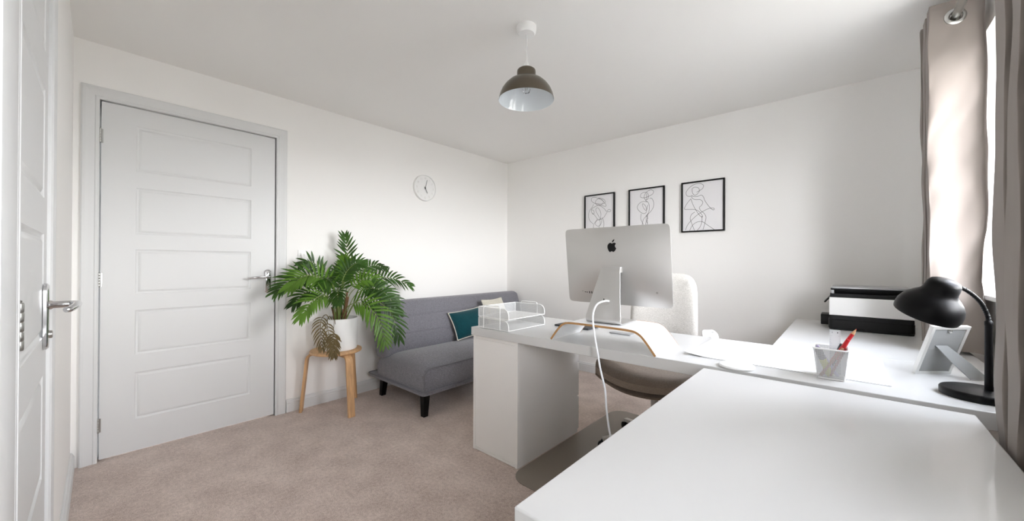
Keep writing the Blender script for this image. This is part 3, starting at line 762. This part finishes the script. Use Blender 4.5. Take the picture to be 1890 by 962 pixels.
def smooth2(pl_):
    m_ = len(pl_); out = []
    for i in range(m_):
        p0, p1, p2, p3 = (pl_[(i+k) % m_] for k in (-1, 0, 1, 2))
        for t_ in (0, .34, .67):
            out.append(tuple(.5*((2*p1[c])+(p2[c]-p0[c])*t_+(2*p0[c]-5*p1[c]+4*p2[c]-p3[c])*t_*t_+(3*p1[c]-p0[c]-3*p2[c]+p3[c])*t_**3) for c in (0, 1)))
    return out
LC = (.004, .092); LS = .0270
for pl_ in (apple, leaf_):
    q = smooth2(pl_); g.prism(q, lambda a, b, d: on_back(LC[0]+a*LS, LC[1]+b*LS, d), .0004, .0012)
obj('logo', g, M['black'], ic, smooth=0)
# stand: foot + neck from one bent sheet, tapering upwards
pth = spline([(0, .10, .0035), (0, .0, .0035), (0, -.055, .0035), (0, -.077, .008), (0, -.083, .022), (0, -.079, .06), (0, -.064, .14), (0, -.050, .205), (0, -.041, .252)], 6)
ws = [.174 if p.z < .04 else lerp(.170, .094, (p.z-.04)/.215) for p in pth]
obj('stand', G().strip([(p.x-.002+.019*max(0, p.z)/.25, p.y, p.z) for p in pth], (1, 0, 0), ws, .005), M['alu_plain'], ic, bevel=.0012)
obj('hinge_block', G().cbox(-.028, .062, -.036, -.004, .235, .262, .002), M['alu_plain'], ic)
obj('cable_port', G().lathe([(.017, 0), (.0175, .0008), (.016, .0012)], (.012, -.0755, .105), (0, -1, .13), n=32).lathe([(.0035, 0), (.0035, .0022)], (.003, -.0755, .112), (0, -1, .13), n=12), M['alu'], ic)
obj('cable_port_hole', G().lathe([(.0032, 0), (.0032, .0026)], (.0025, -.0755, .1125), (0, -1, .13), n=12), M['black'], ic)
for k in range(4): obj('port', G().prism(rrect(-.0022, .0022, -.006, .006, .002, 3), lambda a, b, d: on_back(-.135+k*.0125+a, -.132+b, d), .0003, .0012), M['black'], ic, smooth=0)
for k in range(2): obj('port', G().prism(rrect(-.004, .004, -.0016, .0016, .001, 3), lambda a, b, d: on_back(-.160+k*.011+a, -.132+b, d), .0003, .0012), M['black'], ic, smooth=0)
obj('port', G().prism(arc(0, 0, .0018, 0, 350, 10), lambda a, b, d: on_back(-.178+a, -.130+b, d), .0003, .0012), M['black'], ic, smooth=0)
obj('badge', G().prism(arc(0, 0, .005, 0, 350, 20), lambda a, b, d: on_back(.20+a, -.118+b, d), .0003, .0010), M['steel'], ic, smooth=0)
cb = spline([(2.252, -1.778, .925), (2.243, -1.798, .927), (2.218, -1.826, .912), (2.210, -1.848, .865), (2.228, -1.868, .79), (2.250, -1.880, .715), (2.268, -1.885, .64), (2.292, -1.890, .56), (2.302, -1.895, .48), (2.322, -1.900, .38), (2.36, -1.895, .25), (2.45, -1.86, .10), (2.60, -1.80, .020), (2.72, -1.78, .012)], 8)
tag(obj('power_cable', G().tube(cb, .0042, 10), M['cable']), 'white power cable hanging from the computer over the desk edge', 'cable')

# things lying under the riser
tag(obj('notebook', G().cbox(1.750, 1.980, -1.493, -1.372, ZT+.0005, ZT+.010, .002), M['dark_cover']), 'charcoal notebook lying flat on the desk behind the riser', 'notebook')
kb = thing('slim_device', 'slim pale grey device lying flat under the plywood riser', 'device', (2.165, -1.463, ZT+.0008))
obj('body', G().prism(rrect(-.062, .062, -.024, .024, .01), XY, 0, .006), M['keygrey'], kb, bevel=.001)

# ------------------------------------------------------------------ two-tier letter tray
lt = thing('letter_tray', 'white wire-mesh two-tier letter tray on the end of the long desk', 'letter tray', (1.452, -1.835, ZT+.0005))
TW, TD, TH_ = .235, .325, .056
for lv in (0, 1):
    z = .004+lv*.062
    g = G().panel((0, 0, z), (1, 0, 0), (0, 1, 0), TW, TD)
    obj('tray_floor', g, M['mesh_floor'], lt)
    g = G().panel((0, 0, z), (0, 1, 0), (0, 0, 1), TD, TH_)
    for yy in (0, TD):
        rr_ = .035; pts = [(0, 0), (TW, 0)]+[(TW-rr_+rr_*math.cos(q), TH_-rr_+rr_*math.sin(q)) for q in [PI/2*k/6 for k in range(7)]]+[(0, TH_)]
        g.add([(a, yy, z+b) for a, b in pts], [tuple(range(len(pts)))], [pts])
    obj('mesh_wall', g, M['mesh_white'], lt)
    g = G(); rw = .0022
    for yy in (0, TD):
        top = [(TW-.035+.035*math.cos(q), yy, z+TH_-.035+.035*math.sin(q)) for q in [PI/2*k/6 for k in range(7)]]
        g.tube([(0, yy, z+TH_)]+top[::-1]+[(TW, yy, z)], rw, 8); g.tube([(0, yy, z), (0, yy, z+TH_)], rw, 8); g.tube([(0, yy, z), (TW, yy, z)], rw*.8, 8)
    g.tube([(0, 0, z+TH_), (0, TD, z+TH_)], rw, 8); g.tube([(TW, 0, z), (TW, TD, z)], rw, 8); g.tube([(0, 0, z), (0, TD, z)], rw*.8, 8)
    obj('wire_rim', g, M['white_plastic'], lt)
for yy, s_ in ((-.0045, -1), (TD+.0045, 1)):
    g = G()
    zt = .134
    pts = [(.045, yy, .0025), (.045, yy, zt-.012)]+[(.057-.012*math.cos(q), yy, zt-.012+.012*math.sin(q)) for q in [PI/2*k/4 for k in range(1, 5)]]
    pts += [(.163+.012*math.sin(q), yy, zt-.012+.012*math.cos(q)) for q in [PI/2*k/4 for k in range(0, 5)]]+[(.175, yy, .0025)]
    obj('side_loop', g.tube(pts, .0023, 8), M['white_plastic'], lt)

# ------------------------------------------------------------------ desk pad, coaster
tag(obj('desk_pad', closed(lambda a, b: (lerp(2.560, 3.165, a), lerp(-1.705, -1.262, b), ZT+.0006+.011*(max(0, 1-a*6)*max(0, 1-b*3.2))**1.6), lambda a, b: (lerp(2.560, 3.165, a), lerp(-1.705, -1.262, b), ZT+.0028+.011*(max(0, 1-a*6)*max(0, 1-b*3.2))**1.6), 30, 16), M['sheet'], smooth=50), 'thin white desk pad with a lifted corner on the long desk', 'desk pad')
co = thing('coaster', 'round white disc lying near the edge of the long desk', 'coaster', (2.762, -1.782, ZT+.0005))
obj('disc', G().lathe([(.050, 0), (.056, .002), (.058, .006), (.056, .0105), (.052, .012)], n=64), M['white_matt'], co)
obj('top_ring', G().lathe([(.040, .0118), (.042, .0130), (.044, .0118)], n=64), M['white_plastic'], co)

# ------------------------------------------------------------------ pencil cup and what stands in it
CU = (3.022, -1.708); pc = thing('pencil_cup', 'white wire-mesh pencil cup on the long desk', 'pencil cup', (CU[0], CU[1], ZT+.0005))
def cq(k, z): # corners
    h_ = lerp(.034, .044, z/.100); return [(-h_, -h_, z), (h_, -h_, z), (h_, h_, z), (-h_, h_, z)][k % 4]
g = G()
for k in range(4):
    a, b, c_, d_ = cq(k, .002), cq(k+1, .002), cq(k+1, .1), cq(k, .1)
    g.add([a, b, c_, d_], [(0, 1, 2, 3)], [[(.01, 0), (.078, 0), (.088, .1), (0, .1)]])
g.panel((-.034, -.034, .002), (1, 0, 0), (0, 1, 0), .068, .068)
obj('mesh_body', g, M['mesh_fine'], pc)
for z, rr_ in ((.1, .0026), (.0025, .002)):
    q = rrect(cq(0, z)[0], cq(1, z)[0], cq(0, z)[1], cq(2, z)[1], .008, 4); obj('rim' if z > .05 else 'base_wire', G().tube([(a, b, z) for a, b in q+q[:1]], rr_, 8), M['white_plastic'], pc)
cupz = ZT+.006
def cw(x, y, z): return (CU[0]+x, CU[1]+y, cupz+z)
def pencil(name, label, p0, p1, rad, body, tip=True, cat='pencil', sides=6):
    p0, p1 = Vector(p0), Vector(p1); L_n = (p1-p0).length; ax = (p1-p0).normalized()
    r_ = thing(name, label, cat, p0, 0, 'writing tools in the mesh cup')
    obj('barrel', G().lathe([(rad, 0), (rad, L_n-(.02 if tip else 0))], (0, 0, 0), ax, n=sides), body, r_, smooth=20)
    if tip:
        obj('sharpened_tip', G().lathe([(rad, 0), (.0014, .017)], ax*(L_n-.02), ax, n=16), M['rawwood'], r_)
        obj('lead', G().lathe([(.0014, 0), (.0003, .003)], ax*(L_n-.003), ax, n=10), M['red'] if body in (M['red'], M['darkred']) else M['black'], r_)
    return r_
pencil('pencil', 'red pencil with its sharpened tip up, leaning out of the pencil cup', cw(-.022, .006, .002), cw(.063, -.002, .164), .0055, M['red'])
pencil('pencil', 'tan wooden pencil slanting across the near side of the mesh cup', cw(-.026, -.024, .002), cw(.030, -.022, .100), .0042, M['tan'], False)
pencil('pencil', 'dark red pencil slanting just behind the tan one in the mesh cup', cw(-.002, -.018, .003), cw(.037, -.014, .100), .004, M['darkred'], False)
pencil('pen', 'lilac pen leaning to the upper left inside the mesh cup', cw(.018, -.006, .003), cw(-.036, .0, .096), .0045, M['lilac'], False, 'pen', 20)
hl = thing('highlighter', 'yellow highlighter with a dark cap standing in the mesh cup', 'highlighter', cw(-.002, -.010, .003)); ax = (Vector(cw(-.034, -.026, .095))-Vector(cw(-.002, -.010, .003))).normalized()
obj('body', G().lathe([(.008, 0), (.010, .004), (.010, .058)], (0, 0, 0), ax, n=20), M['yellow'], hl)
obj('cap', G().lathe([(.0105, .0), (.0105, .030), (.007, .038)], ax*.058, ax, n=20), M['graycap'], hl)
ru = thing('ruler', 'clear plastic ruler standing upright in the pencil cup', 'ruler', cw(.010, .022, .001))
obj('blade', G().box(-.014, .014, -.001, .001, 0, .150), M['clear'], ru, smooth=0)
g = G()
for k in range(29):
    ln = .006 if k % 5 == 0 else .0035
    g.box(-.0138, -.0138+ln, -.0014, -.0011, .005+.005*k, .0054+.005*k)
    g.box(.0138-ln, .0138, -.0014, -.0011, .005+.005*k, .0054+.005*k)
g.box(-.0075, -.0065, -.0014, -.0011, .139, .144).box(.0055, .008, -.0014, -.0011, .1395, .1435)
obj('scale_marks', g, M['ink'], ru, smooth=0)
pencil('crayon', 'short red crayon beside the red pencil in the cup', cw(.016, -.010, .060), cw(.043, -.012, .128), .0055, M['red'], False, 'crayon', 20)
pencil('marker', 'grey marker leaning to the right inside the mesh cup', cw(-.010, .016, .003), cw(.028, .012, .108), .006, M['graycap'], False, 'pen', 20)

# ------------------------------------------------------------------ desk lamp
LR = Vector((.747, .664, 0)); S0 = Vector((3.362, -1.658, 0)); LS_ = .70
dl = thing('desk_lamp', 'matt black gooseneck lamp on a round base at the end of the desk', 'desk lamp', (S0.x, S0.y, ZT+.0005))
def lp(l, z): q = LR*l; return (q.x, q.y, z-ZT)
obj('base', G().lathe([(.078, 0), (.08, .002), (.08, .0175), (.078, .0205), (.074, .022), (0, .022)], (-.016, -.008, 0), n=72, caps=False).lathe([(.078, 0), (0, 0)], (-.016, -.008, 0), n=72, caps=False), M['black_lac'], dl)
obj('stem', G().lathe([(.0085, .020), (.0080, .10), (.0076, .205), (.0082, .207), (.0082, .216), (.0060, .219)], (0, 0, 0), n=28), M['black_lac'], dl)
nk = spline([lp(0, .935), lp(-.004, .955), lp(-.022, .990), (lp(-.052, 1.018)), lp(-.082, 1.034), lp(-.105, 1.036)], 14)
g = G().tube(nk, [.0050+.0006*math.sin(i*2.6) for i in range(len(nk))], 14)
obj('gooseneck', g, M['black_lac'], dl)
axd = Vector((.34, -.27, .90)).normalized(); rim = Vector(lp(-.180, .958))
pf = [(.0965, -.001), (.098, .004), (.0995, .018), (.098, .036), (.092, .054), (.082, .070), (.070, .083), (.060, .092), (.0535, .100), (.0510, .110), (.0500, .124), (.0480, .138), (.042, .149), (.031, .155), (.0, .157)]
sh_ = obj('lamp_shade', G().lathe([(a*LS_, b*LS_) for a, b in pf], rim, axd, n=72, caps=False), M['black_lac'], dl, smooth=60)
obj('shade_lining', G().lathe([(a*LS_, b*LS_) for a, b in ((.0965, -.001), (.0955, .004), (.096, .016), (.093, .034), (.086, .052), (.074, .067), (.05, .083), (.0, .086))], rim, axd, n=72, caps=False), M['white_matt'], sh_, smooth=60)
obj('bulb', G().lathe([(.010, .060), (.011, .046), (.018, .034), (.021, .024), (.017, .012), (.007, .006), (0, .005)], rim, axd, n=28, caps=False), M['white_plastic'], dl)
obj('swivel_joint', G().lathe([(.007, 0), (.009, .003), (.009, .012), (.006, .016)], lp(-.122, 1.033), LR, n=20), M['black'], dl)

# ------------------------------------------------------------------ photo frame, seen from behind
PF0 = Vector((3.235, -1.454, ZT+.001)); tgv = Vector((.7426, .6698, 0)); bn = Vector((.6698, -.7426, 0)); ti = math.radians(19)
upv = (Vector((0, 0, 1))*math.cos(ti)+bn*math.sin(ti)); nv = (bn*math.cos(ti)-Vector((0, 0, 1))*math.sin(ti))
pfm = thing('photo_frame', 'small silver photo frame seen from behind leaning on its easel leg', 'photo frame', PF0)
def pq(a, b, d): return tgv*a+upv*b+nv*d
FW_, FH_ = .125, .182
g = G()
for (a0, a1, b0, b1) in ((0, FW_, 0, .010), (0, FW_, FH_-.010, FH_), (0, .010, .010, FH_-.010), (FW_-.010, FW_, .010, FH_-.010)):
    g.prism([(a0, b0), (a1, b0), (a1, b1), (a0, b1)], pq, -.009, .003)
obj('frame_border', g, M['silverframe'], pfm, smooth=20)
obj('backing_board', G().prism([(.0102, .0102), (FW_-.0102, .0102), (FW_-.0102, FH_-.0102), (.0102, FH_-.0102)], pq, -.005, .0005), M['frameback'], pfm, smooth=20)
obj('hanging_loop', G().tube([pq(FW_/2+.007*math.cos(q), FH_-.016+.006*math.sin(q), .002) for q in [2*PI*k/16 for k in range(17)]], .0012, 6).lathe([(.004, 0), (.003, .002)], pq(FW_/2, FH_-.012, .0005), nv, n=12), M['steel'], pfm)
t0_, f0_ = Vector(pq(.050, .112, .003)), Vector((3.386, -1.428, ZT+.003))-PF0
ax_ = (f0_-t0_).normalized(); sdv = (tgv*.9+bn*.1).normalized()
lg = obj('easel_leg', G().strip([t0_, t0_+ax_*.03, lerp(t0_, f0_, .5), f0_], sdv, [.036, .044, .052, .056], .003), M['frameback'], pfm, smooth=20)
for o_ in (-.008, .010): obj('rivet', G().lathe([(.0042, 0), (.0038, .0012), (.001, .0018)], t0_+ax_*.014+sdv*o_+ax_.cross(sdv)*-.0015, (ax_.cross(sdv)*-1), n=16), M['white_plastic'], lg)

# ------------------------------------------------------------------ printer
pr = thing('printer', 'white and black home printer on the desk against the back wall', 'printer', (2.986, -.502, ZT+.0005))
PWd, PDp = .342, .30
obj('lower_body', G().prism(rrect(0, PWd, 0, PDp, .018, 5), XY, .0, .082), M['black_matt'], pr, bevel=.003)
obj('base_ledge', G().prism(rrect(-.003, PWd+.002, -.004, PDp, .02, 5), XY, .008, .060), M['black'], pr, bevel=.004)
obj('white_front', G().prism([(.0, .0835), (PWd, .0835), (PWd+.001, .185), (.001, .185)], lambda a, b, d: (a, d+(b-.083)*.05, b), -.004, .20), M['white_plastic'], pr, bevel=.004)
obj('upper_body', G().cbox(.004, PWd-.004, .012, PDp-.01, .183, .206, .003), M['black_matt'], pr)
obj('paper_slot', G().cbox(.018, PWd-.018, .09, PDp-.02, .20, .236, .003), M['black'], pr)
obj('top_lid', G().prism(rrect(.006, PWd-.006, .015, PDp-.01, .012, 4), XY, .228, .234), M['black'], pr, bevel=.001)
obj('glass_lid', G().prism(rrect(.010, PWd-.010, .018, PDp-.014, .012, 4), XY, .2355, .246), M['keygrey'], pr, bevel=.002)
obj('lid_hinge', G().cbox(.008, .022, .03, .07, .196, .234, .003), M['keygrey'], pr)
obj('side_tray', G().cbox(-.042, .012, .12, .25, .010, .072, .005), M['black'], pr)
obj('tray_flap', G().prism([(-.026, .150), (-.020, .146), (.004, .176), (.002, .186)], lambda a, b, d: (a, d, b), .08, .24), M['black'], pr)
obj('paper_tray_lip', G().cbox(.15, .235, -.0055, .01, .003, .012, .001), M['black_matt'], pr)

# ------------------------------------------------------------------ pendant lamp
pd = thing('pendant_lamp', 'domed pewter pendant lamp with a white inside hanging from the ceiling', 'pendant lamp', (1.853, -1.89, H))
obj('ceiling_rose', G().lathe([(.050, 0), (.050, -.012), (.047, -.030), (.040, -.038), (.006, -.040)], n=48), M['white_plastic'], pd)
obj('flex', G().tube(spline([(0, 0, -.039), (.002, .002, -.08), (-.002, .0, -.12), (.004, .001, -.155), (0, 0, -.185)], 6), .0028, 8), M['white_plastic'], pd)
obj('lamp_holder', G().lathe([(.006, -.176), (.009, -.180), (.016, -.205), (.017, -.222)], n=28), M['white_plastic'], pd)
sd = obj('lamp_shade', G().lathe([(.017, -.213), (.040, -.216), (.046, -.221), (.0475, -.230), (.047, -.246), (.045, -.256), (.0475, -.262), (.066, -.267), (.088, -.280), (.108, -.299), (.123, -.320), (.133, -.343), (.138, -.362), (.1395, -.372)], n=96, caps=False), M['pewter'], pd, smooth=50)
obj('shade_lining', G().lathe([(.1395, -.372), (.1365, -.361), (.1315, -.343), (.1215, -.321), (.1065, -.301), (.0865, -.283), (.065, -.270), (.0, -.262)], n=96, caps=False), M['enamel'], sd, smooth=60)
obj('bulb', G().lathe([(.013, -.262), (.013, -.285), (.018, -.300), (.021, -.318), (.015, -.334), (.0, -.340)], n=28, caps=False), M['glass'], pd, smooth=60)
obj('bulb_filament', G().tube([(-.006, 0, -.275), (-.004, 0, -.32), (.004, 0, -.32), (.006, 0, -.275)], .001, 6), M['steel'], pd)

# ------------------------------------------------------------------ wall clock
ck = thing('wall_clock', 'round white wall clock with thin dark hands above the sofa', 'clock', (.001, -1.198, 1.818))
obj('rim', G().lathe([(.124, 0), (.126, .003), (.126, .024), (.123, .028), (.119, .026), (.118, .016)], (0, 0, 0), (1, 0, 0), n=96, caps=False), M['white_plastic'], ck)
obj('dial', G().lathe([(.1195, .0), (.1195, .016), (0, .016)], (0, 0, 0), (1, 0, 0), n=96, caps=False), M['white_matt'], ck)
def hand(name, ang, l, w, x): # ang clockwise from 12, seen from +x (12 up, 3 towards +y)
    a = math.radians(ang); d_ = Vector((0, math.sin(a), math.cos(a))); s_ = Vector((0, math.cos(a), -math.sin(a)))
    P_ = [-d_*.014-s_*w, -d_*.014+s_*w, d_*l+s_*w*.5, d_*l-s_*w*.5]
    g = G().add([p+Vector((x, 0, 0)) for p in P_]+[p+Vector((x+.0012, 0, 0)) for p in P_], [(0, 1, 2, 3), (7, 6, 5, 4), (0, 4, 5, 1), (1, 5, 6, 2), (2, 6, 7, 3), (3, 7, 4, 0)])
    obj(name, g, M['graycap'], ck, smooth=0)
hand('hour_hand', 152, .056, .0032, .018); hand('minute_hand', 15, .082, .0026, .020)
obj('hub', G().lathe([(.007, .016), (.007, .022), (.003, .0235)], (0, 0, 0), (1, 0, 0), n=20), M['graycap'], ck)
g = G()
def seg_digit(g, cx, cz, ch):
    """thin-stroke figures in the y-z plane"""
    S_ = {'0': 'abcdef', '1': 'bc', '2': 'abged', '3': 'abgcd', '4': 'fgbc', '5': 'afgcd', '6': 'afgcde', '7': 'abc', '8': 'abcdefg', '9': 'abcdfg'}[ch]
    w, h_, t_ = .0042, .0085, .0007
    R_ = dict(a=(-w, w, h_-t_, h_+t_), d=(-w, w, -h_-t_, -h_+t_), g=(-w, w, -t_, t_), b=(w-t_, w+t_, 0, h_), c=(w-t_, w+t_, -h_, 0), f=(-w-t_, -w+t_, 0, h_), e=(-w-t_, -w+t_, -h_, 0))
    for k in S_: a, b, c_, d_ = R_[k]; g.box(.0162, .0166, cx+a, cx+b, cz+c_, cz+d_)
for hnum in range(1, 13):
    a = math.radians(30*hnum); cy_, cz_ = .094*math.sin(a), .094*math.cos(a); t_ = str(hnum)
    for i, c_ in enumerate(t_): seg_digit(g, cy_+(i-(len(t_)-1)/2)*.013, cz_, c_)
obj('numerals', g, mat('clock_numerals', 'C9C7C2', .6), ck, smooth=0)

# ------------------------------------------------------------------ light switch
ls = thing('light_switch', 'square white light switch on the wall between the door and the palm', 'light switch', (.0005, -2.275, 1.147))
obj('face_plate', G().cbox(0, .008, -.043, .043, -.043, .043, .002), M['white_plastic'], ls)
obj('rocker', G().cbox(.0075, .012, -.005, .013, -.015, .015, .0015), M['white_plastic'], ls)
for yy in (-.030, .030): obj('screw', G().lathe([(.003, .0075), (.002, .0088)], (0, yy, 0), (1, 0, 0), n=12), M['steel'], ls)

# ------------------------------------------------------------------ three framed line drawings
DRAW_A = [
  [(0.474, 0.918), (0.324, 0.964), (0.219, 0.945), (0.219, 0.875), (0.339, 0.808), (0.535, 0.777), (0.685, 0.788), (0.7, 0.845), (0.595, 0.91), (0.459, 0.935)],
  [(0.384, 0.884), (0.354, 0.827), (0.429, 0.753), (0.55, 0.747), (0.64, 0.81), (0.595, 0.881), (0.489, 0.921), (0.384, 0.884)],
  [(0.474, 0.918), (0.625, 0.85), (0.73, 0.746), (0.715, 0.704), (0.595, 0.734), (0.354, 0.807)],
  [(0.294, 0.791), (0.234, 0.714), (0.144, 0.639), (0.108, 0.52), (0.144, 0.399), (0.279, 0.294)],
  [(0.474, 0.751), (0.324, 0.719), (0.204, 0.656), (0.249, 0.554), (0.309, 0.551), (0.294, 0.632), (0.204, 0.656)],
  [(0.249, 0.574), (0.354, 0.49), (0.444, 0.407), (0.55, 0.403), (0.655, 0.438), (0.745, 0.532), (0.79, 0.569), (0.88, 0.565), (0.895, 0.603), (0.82, 0.622), (0.76, 0.58), (0.685, 0.642), (0.61, 0.694), (0.505, 0.739)],
  [(0.535, 0.404), (0.474, 0.485), (0.384, 0.607), (0.384, 0.677), (0.459, 0.683), (0.55, 0.56), (0.541, 0.404)],
  [(0.429, 0.408), (0.309, 0.293), (0.288, 0.204), (0.354, 0.093)],
  [(0.429, 0.388), (0.354, 0.311), (0.414, 0.24), (0.52, 0.247), (0.58, 0.324), (0.58, 0.402), (0.505, 0.385), (0.429, 0.388)],
  [(0.595, 0.441), (0.655, 0.341), (0.655, 0.204), (0.565, 0.089)],
  [(0.52, 0.385), (0.535, 0.286), (0.489, 0.199), (0.505, 0.051)],
]
DRAW_B = [
  [(0.572, 0.826), (0.448, 0.809), (0.336, 0.827), (0.336, 0.898), (0.423, 0.93), (0.522, 0.918), (0.56, 0.854), (0.547, 0.775), (0.485, 0.753), (0.435, 0.819), (0.473, 0.905), (0.547, 0.952), (0.647, 0.97), (0.716, 0.929), (0.684, 0.87), (0.572, 0.83)],
  [(0.498, 0.903), (0.51, 0.813), (0.498, 0.752), (0.56, 0.783)],
  [(0.473, 0.745), (0.56, 0.686), (0.592, 0.596), (0.577, 0.473), (0.522, 0.406), (0.498, 0.301), (0.535, 0.22)],
  [(0.547, 0.705), (0.398, 0.724), (0.286, 0.687), (0.224, 0.602), (0.299, 0.507), (0.423, 0.447), (0.498, 0.478), (0.498, 0.584), (0.435, 0.659), (0.386, 0.672), (0.41, 0.59), (0.498, 0.513), (0.547, 0.634)],
  [(0.597, 0.78), (0.659, 0.776), (0.716, 0.693), (0.716, 0.588), (0.647, 0.496), (0.547, 0.422), (0.423, 0.322), (0.373, 0.2)],
  [(0.348, 0.451), (0.336, 0.326), (0.398, 0.226), (0.423, 0.127)],
  [(0.498, 0.407), (0.547, 0.334), (0.485, 0.231), (0.51, 0.07)],
  [(0.547, 0.422), (0.535, 0.299), (0.547, 0.087)],
]
DRAW_C = [
  [(0.206, 0.725), (0.113, 0.742), (0.082, 0.815), (0.155, 0.902), (0.289, 0.966), (0.433, 0.972), (0.52, 0.93), (0.505, 0.867), (0.423, 0.825), (0.351, 0.797)],
  [(0.237, 0.885), (0.299, 0.908), (0.392, 0.887), (0.423, 0.825), (0.371, 0.762), (0.299, 0.743), (0.247, 0.799), (0.237, 0.885)],
  [(0.227, 0.749), (0.268, 0.72), (0.371, 0.711), (0.474, 0.727), (0.526, 0.68), (0.557, 0.61), (0.639, 0.503), (0.722, 0.423), (0.773, 0.402), (0.784, 0.427), (0.753, 0.442), (0.68, 0.442), (0.577, 0.416), (0.474, 0.372), (0.351, 0.313), (0.227, 0.226), (0.124, 0.129), (0.066, 0.02)],
  [(0.216, 0.742), (0.247, 0.679), (0.33, 0.646), (0.443, 0.637), (0.505, 0.581), (0.474, 0.516), (0.423, 0.477), (0.454, 0.408), (0.536, 0.351), (0.584, 0.273), (0.567, 0.173), (0.515, 0.016)],
  [(0.206, 0.674), (0.103, 0.579), (0.041, 0.472), (0.144, 0.455), (0.309, 0.44), (0.412, 0.394), (0.485, 0.321), (0.495, 0.27), (0.433, 0.308), (0.351, 0.406), (0.268, 0.532), (0.206, 0.674)],
  [(0.309, 0.392), (0.227, 0.346), (0.19, 0.263), (0.227, 0.158), (0.299, 0.0)],
  [(0.175, 0.006), (0.247, 0.114), (0.361, 0.176), (0.495, 0.177), (0.619, 0.104), (0.784, -0.017)],
  [(0.485, 0.296), (0.485, 0.178), (0.443, 0.079), (0.371, -0.003)],
]

def framed(label, x0, strokes):
    W_, H_ = .328, .420
    p = thing('framed_print', label, 'picture', (x0, -.001, 1.358), 0, 'framed line drawings on the back wall')
    g = G()
    for (a0, a1, b0, b1) in ((0, W_, 0, .011), (0, W_, H_-.011, H_), (0, .011, .011, H_-.011), (W_-.011, W_, .011, H_-.011)):
        g.box(a0, a1, -.021, 0, b0, b1)
    obj('frame', g, M['black'], p, smooth=0)
    obj('print', G().box(.011, W_-.011, -.010, -.003, .011, H_-.011), M['paper'], p, smooth=0)
    g = G(); iw, ih = W_-.022, H_-.022
    for s_ in strokes:
        q = spline([(.011+a*iw, 0, .011+max(.004, min(.996, b))*ih) for a, b in s_], 5); n = len(q); L1 = []; L2_ = []
        for i in range(n):
            t_ = (q[min(i+1, n-1)]-q[max(i-1, 0)]); t_.normalize(); nn = Vector((-t_.z, 0, t_.x))*.00135
            L1.append((q[i].x+nn.x, -.0103, q[i].z+nn.z)); L2_.append((q[i].x-nn.x, -.0103, q[i].z-nn.z))
        g.add(L1+L2_, [(i, i+1, n+i+1, n+i) for i in range(n-1)])
    obj('line_drawing', g, M['ink'], p, smooth=0)
framed('black-framed line drawing of a figure in a hat, leftmost of three', 1.077, DRAW_A)
framed('black-framed line drawing of a slim figure in a hat, middle of three', 1.547, DRAW_B)
framed('black-framed line drawing of a striding figure in a wide hat, rightmost', 2.016, DRAW_C)
